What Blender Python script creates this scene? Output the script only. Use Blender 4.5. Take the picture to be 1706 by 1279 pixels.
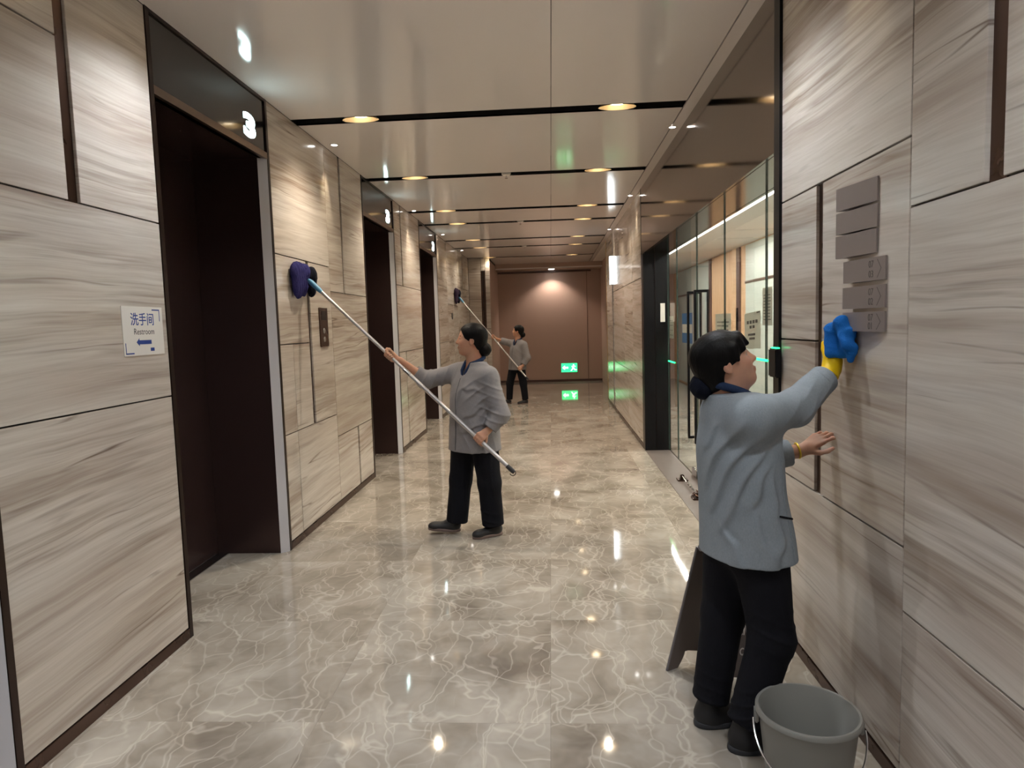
import bpy, bmesh, math, random
import numpy as np
from mathutils import Vector, Matrix

for o in list(bpy.data.objects): bpy.data.objects.remove(o)
scene = bpy.context.scene
C = scene.collection
random.seed(7)

# ------------------------------------------------------------------ camera
F_PX, PITCH, YAW, ROLL, CAM_H = 1131.84, .0863, .0596, -.0301, 1.57
def cam_axes():
    c, s = math.cos, math.sin
    f = Vector((-s(YAW)*c(PITCH), c(YAW)*c(PITCH), -s(PITCH)))
    r = Vector((c(YAW), s(YAW), 0)); u = r.cross(f)
    return c(ROLL)*r + s(ROLL)*u, -s(ROLL)*r + c(ROLL)*u, f
_r, _u, _f = cam_axes()
cd = bpy.data.cameras.new('camera'); cam = bpy.data.objects.new('camera', cd); C.objects.link(cam)
cd.sensor_width = 36; cd.sensor_fit = 'HORIZONTAL'; cd.lens = F_PX*36/1706
cd.clip_start = .05; cd.clip_end = 100
cam.matrix_world = Matrix(((_r.x, _u.x, -_f.x, 0), (_r.y, _u.y, -_f.y, 0), (_r.z, _u.z, -_f.z, CAM_H), (0, 0, 0, 1)))
scene.camera = cam

# ------------------------------------------------------------------ world, exposure, lamp levels
w = bpy.data.worlds.new('world'); scene.world = w; w.use_nodes = True
w.node_tree.nodes['Background'].inputs[0].default_value = (.9, .92, 1, 1)
w.node_tree.nodes['Background'].inputs[1].default_value = .05
vs = scene.view_settings
vs.view_transform = 'Standard'; vs.look = 'None'; vs.gamma = 1; vs.use_curve_mapping = False
vs.exposure = 0.5
scene.cycles.use_denoising = True
scene.cycles.max_bounces = 8; scene.cycles.diffuse_bounces = 5; scene.cycles.glossy_bounces = 4
scene.cycles.use_adaptive_sampling = True; scene.cycles.adaptive_threshold = .03
scene.cycles.use_light_tree = False
scene.cycles.transparent_max_bounces = 12
scene.cycles.sample_clamp_indirect = 6
DOWN_W = 64; WASH_W = 22
WARM = (1, .87, .69); NEUTRAL = (.90, .95, 1.0)

# ------------------------------------------------------------------ helpers
def tag(o, label=None, cat=None, group=None, kind=None):
    if label: o['label'] = label
    if cat: o['category'] = cat
    if group: o['group'] = group
    if kind: o['kind'] = kind
    return o
def link(o, parent=None):
    C.objects.link(o)
    if parent: o.parent = parent
    return o
def empty(name, loc=(0, 0, 0), rz=0):
    o = bpy.data.objects.new(name, None); o.empty_display_size = .1
    o.location = loc; o.rotation_euler = (0, 0, rz); return link(o)
def mesh_obj(name, me, mat, parent=None, smooth=False):
    if mat and not me.materials: me.materials.append(mat)
    if smooth: me.polygons.foreach_set('use_smooth', [True]*len(me.polygons))
    return link(bpy.data.objects.new(name, me), parent)
class MB:
    """collects primitive shapes for ONE mesh"""
    def __init__(s): s.bm = bmesh.new()
    def box(s, x0, x1, y0, y1, z0, z1, bev=0):
        x0, x1 = sorted((x0, x1)); y0, y1 = sorted((y0, y1)); z0, z1 = sorted((z0, z1))
        r = bmesh.ops.create_cube(s.bm, size=1)
        for v in r['verts']:
            v.co = ((x0+x1)/2+v.co.x*(x1-x0), (y0+y1)/2+v.co.y*(y1-y0), (z0+z1)/2+v.co.z*(z1-z0))
        if bev:
            es = list({e for v in r['verts'] for e in v.link_edges})
            bmesh.ops.bevel(s.bm, geom=es, offset=bev, segments=2, affect='EDGES', clamp_overlap=True)
        return s
    def prism(s, pts, axis, a, b):
        """polygon pts in the two other axes (cyclic order), extruded along axis from a to b"""
        def mk(p, t):
            return {0: (t, p[0], p[1]), 1: (p[0], t, p[1]), 2: (p[0], p[1], t)}[axis]
        va = [s.bm.verts.new(mk(p, a)) for p in pts]; vb = [s.bm.verts.new(mk(p, b)) for p in pts]
        n = len(pts)
        s.bm.faces.new(va); s.bm.faces.new(vb[::-1])
        for i in range(n): s.bm.faces.new((va[i], vb[i], vb[(i+1) % n], va[(i+1) % n]))
        return s
    def tube(s, pts, r, seg=10, closed=False, caps=True):
        pts = [Vector(p) for p in pts]; n = len(pts); rings = []
        rr = r if isinstance(r, (list, tuple)) else [r]*n
        up = None
        for i, p in enumerate(pts):
            a = pts[(i-1) % n] if (closed or i) else p; b = pts[(i+1) % n] if (closed or i < n-1) else p
            t = (b-a).normalized()
            if up is None:
                up = t.orthogonal().normalized()
            up = (up - t*up.dot(t)); up = up.normalized() if up.length > 1e-6 else t.orthogonal().normalized()
            q = t.cross(up)
            rings.append([s.bm.verts.new(p+(up*math.cos(k*2*math.pi/seg)+q*math.sin(k*2*math.pi/seg))*rr[i]) for k in range(seg)])
        for i in range(n if closed else n-1):
            A, B = rings[i], rings[(i+1) % n]
            for k in range(seg): s.bm.faces.new((A[k], A[(k+1) % seg], B[(k+1) % seg], B[k]))
        if caps and not closed:
            s.bm.faces.new(rings[0][::-1]); s.bm.faces.new(rings[-1])
        return s
    def lathe(s, prof, c=(0, 0, 0), seg=40, sx=1, sy=1):
        rings = []
        for r, z in prof:
            if r < 1e-6: rings.append([s.bm.verts.new((c[0], c[1], c[2]+z))])
            else: rings.append([s.bm.verts.new((c[0]+sx*r*math.cos(k*2*math.pi/seg), c[1]+sy*r*math.sin(k*2*math.pi/seg), c[2]+z)) for k in range(seg)])
        for A, B in zip(rings, rings[1:]):
            for k in range(seg):
                k2 = (k+1) % seg
                if len(A) == 1 and len(B) > 1: s.bm.faces.new((A[0], B[k2], B[k]))
                elif len(B) == 1 and len(A) > 1: s.bm.faces.new((A[k], A[k2], B[0]))
                elif len(A) > 1: s.bm.faces.new((A[k], A[k2], B[k2], B[k]))
        return s
    def build(s, name, mat, parent=None, smooth=False):
        bmesh.ops.recalc_face_normals(s.bm, faces=s.bm.faces)
        me = bpy.data.meshes.new(name); s.bm.to_mesh(me); s.bm.free()
        o = mesh_obj(name, me, mat, parent)
        if smooth:
            me.polygons.foreach_set('use_smooth', [True]*len(me.polygons))
            try: me.set_sharp_from_angle(angle=math.radians(40))
            except Exception: pass
        return o
def box(name, x0, x1, y0, y1, z0, z1, mat, parent=None, bev=0):
    return MB().box(x0, x1, y0, y1, z0, z1, bev).build(name, mat, parent)
def text(name, body, size, mat, origin, right, up, parent=None, extrude=.0006, bold=0, align='CENTER', yalign='CENTER', sx=1):
    cu = bpy.data.curves.new(name, 'FONT'); cu.body = body; cu.size = size; cu.extrude = extrude; cu.offset = bold
    cu.align_x = align; cu.align_y = yalign; cu.resolution_u = 4
    t = bpy.data.objects.new(name+'_tmp', cu); C.objects.link(t)
    dg = bpy.context.evaluated_depsgraph_get()
    me = bpy.data.meshes.new_from_object(t.evaluated_get(dg))
    bpy.data.objects.remove(t); bpy.data.curves.remove(cu)
    me.materials.clear()
    R, U = Vector(right).normalized(), Vector(up).normalized(); N = R.cross(U); O = Vector(origin)
    for v in me.vertices: v.co = O+R*(v.co.x*sx)+U*v.co.y+N*v.co.z
    return mesh_obj(name, me, mat, parent)

# ------------------------------------------------------------------ materials
def srgb(r, g, b):
    f = lambda c: (c/255/12.92) if c/255 <= .04045 else ((c/255+.055)/1.055)**2.4
    return (f(r), f(g), f(b), 1)
def pbr(name, col, rough=.5, metal=0, spec=.5, emit=None, es=0, coat=0, ior=1.5):
    m = bpy.data.materials.new(name); m.use_nodes = True
    b = m.node_tree.nodes['Principled BSDF']
    b.inputs['Base Color'].default_value = col if len(col) == 4 else (*col, 1)
    b.inputs['Roughness'].default_value = rough; b.inputs['Metallic'].default_value = metal
    b.inputs['Specular IOR Level'].default_value = spec; b.inputs['IOR'].default_value = ior
    b.inputs['Coat Weight'].default_value = coat; b.inputs['Coat Roughness'].default_value = .04
    if emit:
        b.inputs['Emission Color'].default_value = (*emit[:3], 1); b.inputs['Emission Strength'].default_value = es
    return m
class NT:
    def __init__(s, m): s.t = m.node_tree; s.b = s.t.nodes['Principled BSDF']
    def n(s, typ, **kw):
        o = s.t.nodes.new(typ)
        for k, v in kw.items(): setattr(o, k, v)
        return o
    def l(s, a, b): s.t.links.new(a, b)
    def math(s, op, a, b=None, c=None):
        o = s.n('ShaderNodeMath', operation=op)
        for i, x in enumerate((a, b, c)):
            if x is None: continue
            if isinstance(x, (int, float)): o.inputs[i].default_value = x
            else: s.l(x, o.inputs[i])
        return o.outputs[0]
    def noise(s, vec, scale, detail=4, rough=.55, dist=0):
        o = s.n('ShaderNodeTexNoise'); s.l(vec, o.inputs['Vector'])
        o.inputs['Scale'].default_value = scale; o.inputs['Detail'].default_value = detail
        o.inputs['Roughness'].default_value = rough; o.inputs['Distortion'].default_value = dist
        return o.outputs['Fac']
    def ramp(s, fac, stops):
        o = s.n('ShaderNodeValToRGB'); s.l(fac, o.inputs[0]); e = o.color_ramp.elements
        while len(e) < len(stops): e.new(.5)
        for q, (p, c) in zip(e, stops): q.position = p; q.color = c
        return o.outputs[0]
    def mix(s, fac, a, b, mode='MIX'):
        o = s.n('ShaderNodeMix', data_type='RGBA', blend_type=mode)
        for i, x in ((0, fac), (6, a), (7, b)):
            if isinstance(x, (int, float)): o.inputs[i].default_value = x
            elif isinstance(x, tuple): o.inputs[i].default_value = x
            else: s.l(x, o.inputs[i])
        return o.outputs[2]
    def vmath(s, op, a, b):
        o = s.n('ShaderNodeVectorMath', operation=op)
        for i, x in enumerate((a, b)):
            if isinstance(x, tuple): o.inputs[i].default_value = x
            else: s.l(x, o.inputs[i])
        return o.outputs[0]
    def mapping(s, vec, loc=(0, 0, 0), rot=(0, 0, 0), scale=(1, 1, 1)):
        o = s.n('ShaderNodeMapping'); s.l(vec, o.inputs[0])
        o.inputs[1].default_value = loc; o.inputs[2].default_value = rot; o.inputs[3].default_value = scale
        return o.outputs[0]
    def obj(s): return s.n('ShaderNodeTexCoord').outputs['Object']
    def rnd(s): return s.n('ShaderNodeObjectInfo').outputs['Random']
    def bump(s, h, strength=.3, dist=.01):
        o = s.n('ShaderNodeBump'); s.l(h, o.inputs['Height']); o.inputs['Strength'].default_value = strength
        o.inputs['Distance'].default_value = dist; s.l(o.outputs[0], s.b.inputs['Normal'])

def wood_marble(name):
    m = pbr(name, (.5, .45, .4), .16, spec=.5); k = NT(m)
    v = k.obj(); r = k.rnd()
    cmb = k.n('ShaderNodeCombineXYZ')
    k.l(k.math('MULTIPLY', r, 7.3), cmb.inputs[0]); k.l(k.math('MULTIPLY', r, 3.1), cmb.inputs[1]); k.l(k.math('MULTIPLY', r, 1.7), cmb.inputs[2])
    v = k.vmath('ADD', v, cmb.outputs[0])
    v = k.mapping(v, rot=(math.radians(-1.5), 0, 0))
    warp = k.n('ShaderNodeTexNoise'); k.l(v, warp.inputs['Vector']); warp.inputs['Scale'].default_value = 1.3; warp.inputs['Detail'].default_value = 2
    wv = k.vmath('MULTIPLY', k.vmath('SUBTRACT', warp.outputs['Color'], (.5, .5, .5)), (0, .2, .055))
    v = k.vmath('ADD', v, wv)
    base = k.noise(k.mapping(v, scale=(.5, .30, 5.5)), 1, 4, .6)
    fine = k.noise(k.mapping(v, scale=(1, .75, 30)), 1, 4, .62)
    grain = k.noise(k.mapping(v, scale=(1, 3, 110)), 1, 2, .6)
    col = k.ramp(base, [(.28, srgb(170, 156, 145)), (.42, srgb(196, 186, 177)), (.55, srgb(211, 204, 196)), (.72, srgb(190, 179, 170))])
    loc_ = k.noise(k.mapping(v, loc=(4, 2, 7), scale=(.4, .25, 2.6)), 1.3, 3)        # where the streaks gather
    gth = k.math('MINIMUM', 1, k.math('MAXIMUM', .12, k.math('MULTIPLY', k.math('SUBTRACT', loc_, .40), 4.2)))
    fm = k.ramp(fine, [(.40, (1, 1, 1, 1)), (.52, (.88, .86, .845, 1)), (.64, (.62, .57, .53, 1))])
    col = k.mix(k.math('MULTIPLY', gth, .9), col, fm, 'MULTIPLY')
    gm = k.ramp(grain, [(.38, (.90, .885, .87, 1)), (.58, (1, 1, 1, 1))])
    col = k.mix(.7, col, gm, 'MULTIPLY')
    # thin dark veins
    rn = k.noise(k.mapping(v, loc=(3, 1, 5), scale=(.4, .22, 4.6)), 1, 3, .5)
    ridge = k.math('ABSOLUTE', k.math('SUBTRACT', rn, .5))
    gate = k.noise(k.mapping(v, scale=(1, 1.1, 3.5)), 1.3, 3)
    vein = k.math('MULTIPLY', k.math('LESS_THAN', ridge, .5), k.math('SUBTRACT', 1, k.math('MINIMUM', 1, k.math('MULTIPLY', ridge, 100))))
    vein = k.math('MULTIPLY', vein, k.math('MULTIPLY', k.math('MAXIMUM', 0, k.math('SUBTRACT', gate, .47)), 4))
    col = k.mix(k.math('MINIMUM', .85, vein), col, srgb(104, 84, 72))
    rn2 = k.noise(k.mapping(v, loc=(1, 6, 2), scale=(.5, .34, 12)), 1, 3, .5)
    r2 = k.math('SUBTRACT', 1, k.math('MINIMUM', 1, k.math('MULTIPLY', k.math('ABSOLUTE', k.math('SUBTRACT', rn2, .5)), 26)))
    col = k.mix(k.math('MULTIPLY', k.math('MULTIPLY', r2, gth), .42), col, srgb(128, 108, 96))
    bands = k.noise(k.mapping(v, loc=(9, 4, 2), scale=(.3, .22, 2.3)), 1, 4, .55)
    bm_ = k.ramp(bands, [(.52, (1, 1, 1, 1)), (.66, (.80, .75, .71, 1))])
    col = k.mix(.8, col, bm_, 'MULTIPLY')
    k.l(col, k.b.inputs['Base Color'])
    return m
def floor_marble(name):
    m = pbr(name, (.5, .45, .4), .045, spec=.6); k = NT(m)
    v = k.obj(); r = k.rnd()
    cmb = k.n('ShaderNodeCombineXYZ')
    k.l(k.math('MULTIPLY', r, 17.3), cmb.inputs[0]); k.l(k.math('MULTIPLY', r, 9.1), cmb.inputs[1]); k.l(k.math('MULTIPLY', r, 5.7), cmb.inputs[2])
    v = k.vmath('ADD', v, cmb.outputs[0])
    warp = k.n('ShaderNodeTexNoise'); k.l(v, warp.inputs['Vector']); warp.inputs['Scale'].default_value = 2.2; warp.inputs['Detail'].default_value = 3
    v2 = k.vmath('ADD', v, k.vmath('MULTIPLY', k.vmath('SUBTRACT', warp.outputs['Color'], (.5, .5, .5)), (.5, .5, .5)))
    cloud = k.noise(v2, 2.1, 4, .6)
    col = k.ramp(cloud, [(.30, srgb(118, 108, 98)), (.43, srgb(142, 133, 122)), (.56, srgb(160, 152, 142)), (.72, srgb(180, 173, 163))])
    def veins(scale, width, loc, rot, sc, detail):
        n = k.noise(k.mapping(v2, loc=loc, rot=(0, 0, rot), scale=sc), scale, detail, .5)
        a = k.math('MULTIPLY', k.math('ABSOLUTE', k.math('SUBTRACT', n, .5)), 1/width)
        return k.math('MAXIMUM', 0, k.math('SUBTRACT', 1, a))
    def crack(scale, width, rot, sc, amt):
        vv = k.vmath('ADD', v, k.vmath('MULTIPLY', k.vmath('SUBTRACT', warp.outputs['Color'], (.5, .5, .5)), (amt, amt, amt)))
        o = k.n('ShaderNodeTexVoronoi', feature='DISTANCE_TO_EDGE'); k.l(k.mapping(vv, rot=(0, 0, rot), scale=sc), o.inputs['Vector']); o.inputs['Scale'].default_value = scale
        return k.math('MAXIMUM', 0, k.math('SUBTRACT', 1, k.math('MULTIPLY', o.outputs['Distance'], 1/width)))
    v1 = crack(2.3, .013, .75, (1, .42, 1), .55)
    vb = crack(4.4, .021, -.65, (1, .36, 1), .40)
    vd = crack(8.5, .038, .35, (1, .40, 1), .30)
    soft_ = veins(1.8, .07, (3, 3, 3), .9, (1, .4, 1), 3)
    gate = k.noise(v, 1.9, 3)
    g = k.math('MINIMUM', 1, k.math('MAXIMUM', 0, k.math('MULTIPLY', k.math('SUBTRACT', gate, .40), 5)))
    a1 = k.math('ADD', k.math('MULTIPLY', v1, .9), k.math('MULTIPLY', vb, .7))
    a2 = k.math('MULTIPLY', k.math('MULTIPLY', vd, g), .8)
    allv = k.math('MINIMUM', 1, k.math('ADD', k.math('ADD', a1, a2), k.math('MULTIPLY', soft_, .25)))
    col = k.mix(k.math('MULTIPLY', allv, .36), col, srgb(222, 214, 202))
    k.l(col, k.b.inputs['Base Color'])
    return m
def hazy(name, col, rough, metal=1, var=.06, scale=(1, 1, 1), spec=.5):
    m = pbr(name, col, rough, metal, spec); k = NT(m)
    n = k.noise(k.mapping(k.obj(), scale=scale), 6, 4)
    k.l(k.math('ADD', rough-var/2, k.math('MULTIPLY', n, var)), k.b.inputs['Roughness'])
    return m
def cloth(name, col, col2, scale=260, bump=.12, rough=.9):
    m = pbr(name, col, rough, spec=.15); k = NT(m); v = k.obj()
    a = k.noise(k.mapping(v, scale=(1, 1, .45)), scale, 2); b = k.noise(v, 14, 4)
    c = k.mix(k.math('MULTIPLY', a, .9), col, col2)
    c = k.mix(.5, c, k.ramp(b, [(.3, (.85, .85, .85, 1)), (.7, (1, 1, 1, 1))]), 'MULTIPLY')
    k.l(c, k.b.inputs['Base Color'])
    h = k.math('ADD', k.math('MULTIPLY', a, .15), k.noise(k.mapping(v, scale=(1, 1, .5)), 22, 4, .6))
    k.bump(h, bump, .02)
    return m
def glass_mat(name, tint=(1, 1, 1, 1)):
    m = bpy.data.materials.new(name); m.use_nodes = True; t = m.node_tree; t.nodes.clear()
    out = t.nodes.new('ShaderNodeOutputMaterial'); mx = t.nodes.new('ShaderNodeMixShader')
    fr = t.nodes.new('ShaderNodeFresnel'); fr.inputs[0].default_value = 1.5
    tr = t.nodes.new('ShaderNodeBsdfTransparent'); tr.inputs[0].default_value = tint
    gl = t.nodes.new('ShaderNodeBsdfGlossy'); gl.inputs['Roughness'].default_value = .01
    ge = t.nodes.new('ShaderNodeNewGeometry'); mu = t.nodes.new('ShaderNodeMath'); mu.operation = 'MULTIPLY'; iv = t.nodes.new('ShaderNodeMath'); iv.operation = 'SUBTRACT'; iv.inputs[0].default_value = 1
    t.links.new(ge.outputs['Backfacing'], iv.inputs[1]); t.links.new(fr.outputs[0], mu.inputs[0]); t.links.new(iv.outputs[0], mu.inputs[1])   # reflect once per pane, at its outer face
    t.links.new(mu.outputs[0], mx.inputs[0]); t.links.new(tr.outputs[0], mx.inputs[1]); t.links.new(gl.outputs[0], mx.inputs[2])
    t.links.new(mx.outputs[0], out.inputs[0]); return m
def vcol(name, rough=.5, spec=.3, sss=0, bumpscale=0):
    m = pbr(name, (.5, .5, .5), rough, spec=spec); k = NT(m)
    a = k.n('ShaderNodeAttribute', attribute_name='Col'); n = k.noise(k.obj(), 60, 4)
    c = k.mix(.5, a.outputs['Color'], k.ramp(n, [(.3, (.88, .86, .86, 1)), (.7, (1, 1, 1, 1))]), 'MULTIPLY')
    k.l(c, k.b.inputs['Base Color'])
    if sss:
        k.b.inputs['Subsurface Weight'].default_value = sss; k.b.inputs['Subsurface Radius'].default_value = (1, .35, .2); k.b.inputs['Subsurface Scale'].default_value = .006
    return m

M = {}
M['marble'] = wood_marble('wood_grain_marble')
M['floor'] = floor_marble('polished_floor_marble')
M['ceil'] = pbr('gloss_ceiling_panel', srgb(243, 236, 233), .10, spec=.8)
M['backing'] = pbr('dark_joint', srgb(34, 28, 26), .7)
M['bronze'] = hazy('bronze_trim', srgb(92, 72, 64), .28)
M['bronze_dark'] = hazy('dark_bronze_door', srgb(78, 61, 59), .26, metal=.6, scale=(1, 1, .1))
M['frame_dark'] = hazy('dark_bronze_frame', srgb(58, 46, 43), .3)
M['lintel'] = hazy('lintel_bronze', srgb(130, 112, 100), .35)
M['jamb'] = hazy('brushed_jamb', srgb(205, 205, 212), .42, metal=.25, scale=(1, 1, .05))
M['header_l'] = hazy('dark_glass_header', srgb(26, 24, 27), .10, metal=0, spec=.6)
M['header_r'] = hazy('mirror_bronze_header', srgb(120, 108, 100), .10, var=.05, scale=(1, .4, 1))
M['black'] = pbr('black_satin', srgb(19, 19, 22), .3, spec=.22)
M['slot'] = pbr('slot_black', srgb(28, 20, 18), .6)
M['refl'] = pbr('downlight_reflector', srgb(235, 215, 180), .3, metal=.4)
M['lamp_w'] = pbr('lamp_warm', (1, .9, .75), .5, emit=(1, .80, .52), es=16)
M['lamp_n'] = pbr('lamp_neutral', (1, 1, 1), .5, emit=(1, .97, .92), es=16)
M['digit'] = pbr('indicator_digit', (1, 1, 1), .5, emit=(.72, 1, 1), es=9)
M['white_light'] = pbr('lightbox_white', (1, 1, 1), .5, emit=(.9, .98, 1), es=5)
M['led'] = pbr('led_strip', (1, 1, 1), .5, emit=(1, .96, .95), es=5)
M['green'] = pbr('green_led', (0, .8, .3), .5, emit=(.03, 1, .3), es=1.6)
M['exit'] = pbr('exit_green', (0, .7, .2), .5, emit=(.03, .85, .22), es=1.6)
M['exit_w'] = pbr('exit_white', (1, 1, 1), .5, emit=(.8, 1, .85), es=2.2)
M['steel'] = hazy('brushed_steel', srgb(190, 190, 192), .25)
M['brass'] = hazy('brass_edge', srgb(200, 170, 120), .3)
M['brown'] = pbr('brown_wall_paint', srgb(186, 160, 146), .55)
M['browndark'] = pbr('brown_trim', srgb(84, 62, 56), .5)
M['thresh'] = hazy('grey_threshold_stone', srgb(108, 99, 96), .35, metal=0, spec=.25)
M['paper'] = pbr('paper', srgb(226, 222, 216), .7)
M['blue'] = pbr('print_blue', srgb(28, 62, 140), .6)
M['ink'] = pbr('print_dark', srgb(60, 60, 66), .7)
M['poster_blue'] = pbr('poster_blue', srgb(86, 128, 190), .6)
M['signgrey'] = hazy('sign_plate', srgb(142, 132, 130), .38, metal=.3)
M['signtext'] = pbr('sign_lettering', srgb(92, 84, 84), .6)
M['wood'] = None
m = pbr('light_wood', srgb(206, 172, 134), .5); k = NT(m)
k.l(k.ramp(k.noise(k.mapping(k.obj(), scale=(6, 6, .5)), 3, 5), [(.3, srgb(190, 152, 114)), (.7, srgb(216, 184, 148))]), k.b.inputs['Base Color']); M['wood'] = m
M['frost'] = pbr('frosted_panel', srgb(190, 200, 192), .35)
M['white'] = pbr('white_paint', srgb(222, 216, 210), .6)
M['glass'] = glass_mat('clear_glass', (.94, .97, .95, 1))
M['glassedge'] = pbr('glass_edge', srgb(60, 80, 74), .2)
M['bucket'] = pbr('grey_plastic', srgb(128, 127, 123), .38)
M['chrome'] = pbr('chrome_wire', (.8, .8, .82), .12, 1)
M['aframe'] = pbr('grey_brown_board', srgb(112, 102, 99), .45)
M['aframe_edge'] = pbr('board_edge', srgb(112, 108, 112), .4)
M['lettering'] = pbr('white_lettering', srgb(225, 220, 215), .6)
M['jacket_cool_lit'] = cloth('grey_jacket_cotton_cool_lit', srgb(126, 134, 142), srgb(152, 160, 168))  # jacket grey with the bluish cast of the cool light mixed in
M['jacket'] = cloth('grey_jacket_cotton_warm_lit', srgb(122, 119, 121), srgb(148, 144, 146))  # same jacket cotton, coloured as it looks under the warm lamps
M['navy'] = cloth('navy_cotton', srgb(30, 42, 68), srgb(46, 62, 92))
M['trousers'] = cloth('black_trousers', srgb(18, 18, 23), srgb(28, 28, 34), bump=.2)
M['shoe'] = pbr('black_shoe', srgb(26, 25, 28), .55)
M['sole'] = pbr('shoe_sole', srgb(44, 44, 48), .7)
M['sole_tan'] = pbr('tan_sole', srgb(110, 92, 86), .7)
M['skin'] = vcol('skin', .5, .35, .25)
M['eye'] = vcol('eye', .15, .5)
m = pbr('black_hair', srgb(13, 11, 12), .46, spec=.13); k = NT(m)
k.bump(k.noise(k.mapping(k.obj(), scale=(1, 1, .35)), 130, 3), .3, .006); M['hair'] = m
M['net'] = cloth('navy_hairnet', srgb(14, 15, 24), srgb(24, 28, 44), 400)
M['glove'] = cloth('yellow_rubber_glove', srgb(226, 184, 22), srgb(240, 205, 40), 30, .15, .45)
M['bluecloth'] = cloth('blue_microfibre', srgb(22, 92, 176), srgb(44, 122, 205), 500, .5)
M['mop'] = cloth('navy_mop_fibre', srgb(34, 34, 84), srgb(62, 58, 118), 160, .8)
M['mop_dark'] = cloth('dark_mop_fibre', srgb(36, 24, 44), srgb(62, 46, 66), 160, .8)
M['alu'] = pbr('aluminium_pole', srgb(196, 192, 192), .38, .7)
M['plastic_blue'] = pbr('light_blue_plastic', srgb(90, 150, 190), .4)
M['bracelet'] = pbr('yellow_bracelet', srgb(222, 190, 60), .35, .5)

# ------------------------------------------------------------------ the setting
XL, XR, ZC, Y0, YE = -1.9134, 1.1127, 3.1546, -4.6, 18.5
GX = 1.40                      # plane of the glass front
ELEV = [(.79, 2.19), (3.30, 4.70), (7.03, 8.45), (10.07, 11.6), (-2.9, -1.5)]
SLOTS = [-3.2, -1.1, 1.0, 3.12, 5.23, 7.30, 9.42, 10.62, 12.67, 13.93, 16.0]
G = .0035                      # half joint

# floor: slab below, polished tiles on it
floor = tag(box('floor', -2.6, 3.4, Y0-.1, 19.2, -.14, -.02, M['backing']), kind='structure')
TX = [-2.55, -1.913+.02, -.98, -.04, .90, 1.113+.285]
ys = []
y = 2.56-.94*8
while y < YE+.9: ys.append(y); y += .94
tile_cache = {}
for i in range(len(ys)-1):
    for j in range(len(TX)-1):
        a, b = TX[j], TX[j+1]
        x0, x1, y0, y1 = a+.0003, b-.0003, ys[i]+.0003, ys[i+1]-.0003
        key = (j,)
        if key not in tile_cache:
            t = box('tile', x0, x1, 0, y1-y0, -.02, 0, M['floor'], floor); tile_cache[key] = t.data
        else:
            t = link(bpy.data.objects.new('tile', tile_cache[key]), floor)
        t.location.y = y0
lobby_floor = tag(box('floor', 1.42, 3.6, 3.2, 19.2, -.02, 0, M['floor']), kind='structure')

def panels(rects, plane, side, parent):
    """marble slabs (y0,y1,z0,z1) on a wall plane; side=-1 left wall (faces +X), +1 right wall (faces -X)"""
    for (y0, y1, z0, z1) in rects:
        d = random.uniform(0, .0012)
        if side < 0: box('marble_panel', plane-.02, plane-d, y0+G, y1-G, z0+G, z1-G, M['marble'], parent, .0012)
        else: box('marble_panel', plane+d, plane+.02, y0+G, y1-G, z0+G, z1-G, M['marble'], parent, .0012)
def strips(rects, plane, side, parent, mat='bronze', depth=.012):
    for (y0, y1, z0, z1) in rects:
        if side < 0: box('bronze_strip', plane-.025, plane-depth, y0, y1, z0, z1, M[mat], parent)
        else: box('bronze_strip', plane+depth, plane+.025, y0, y1, z0, z1, M[mat], parent)
ZB = .055
# left wall
mb = MB()
segs = [(-4.6, -2.9), (-1.5, .79), (2.19, 3.30), (4.70, 7.03), (8.45, 10.07), (11.6, 16.1)]
for a, b in segs: mb.box(XL-.62, XL-.018, a, b, -.02, ZC+.2)
wl = tag(mb.build('wall_left', M['backing']), kind='structure')
panels([(2.19, 3.30, ZB, 1.267), (2.19, 3.30, 1.267, 2.12), (2.19, 2.67, 2.12, 2.757), (2.19, 2.67, 2.757, ZC), (2.735, 3.30, 2.12, ZC)], XL, -1, wl)
strips([(2.67, 2.735, 2.12, ZC)], XL, -1, wl)
panels([(4.70, 5.88, 2.12, ZC), (4.70, 5.30, 1.48, 2.12), (5.355, 5.88, .83, 2.12), (4.70, 4.95, .83, 1.48), (4.95, 5.30, .83, 1.48),
        (4.70, 4.95, ZB, .83), (4.95, 5.88, ZB, .83), (5.88, 6.27, 1.91, ZC), (6.32, 7.03, 1.91, ZC), (5.88, 7.03, .63, 1.91),
        (5.88, 6.50, ZB, .63), (6.54, 7.03, ZB, .63)], XL, -1, wl)
strips([(5.30, 5.355, .83, 2.12), (6.27, 6.32, 1.91, ZC), (6.50, 6.54, ZB, .63)], XL, -1, wl)
panels([(8.45, 8.82, 2.12, ZC), (8.87, 10.07, 2.12, ZC), (8.45, 10.07, 1.27, 2.12), (8.45, 8.86, ZB, 1.27), (8.90, 10.07, ZB, 1.27)], XL, -1, wl)
strips([(8.82, 8.87, 2.12, ZC), (8.86, 8.90, ZB, 1.27)], XL, -1, wl)
panels([(11.6, 12.7, 2.3, ZC), (11.6, 12.7, 1.3, 2.3), (11.6, 12.7, ZB, 1.3), (12.7, 14.1, 2.0, ZC), (12.7, 13.4, ZB, 2.0), (13.4, 14.1, ZB, 2.0),
        (14.1, 14.95, 2.4, ZC), (15.05, 16.1, 2.4, ZC), (14.1, 16.1, 1.3, 2.4), (14.1, 15.2, ZB, 1.3), (15.2, 16.1, ZB, 1.3)], XL, -1, wl)
strips([(14.95, 15.05, 2.4, ZC)], XL, -1, wl)
panels([(-1.5, .79, ZB, 1.27), (-1.5, .79, 1.27, 2.12), (-1.5, -.3, 2.12, ZC), (-.3, .79, 2.12, ZC), (-4.6, -2.9, ZB, 1.27), (-4.6, -2.9, 1.27, ZC)], XL, -1, wl)
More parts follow.
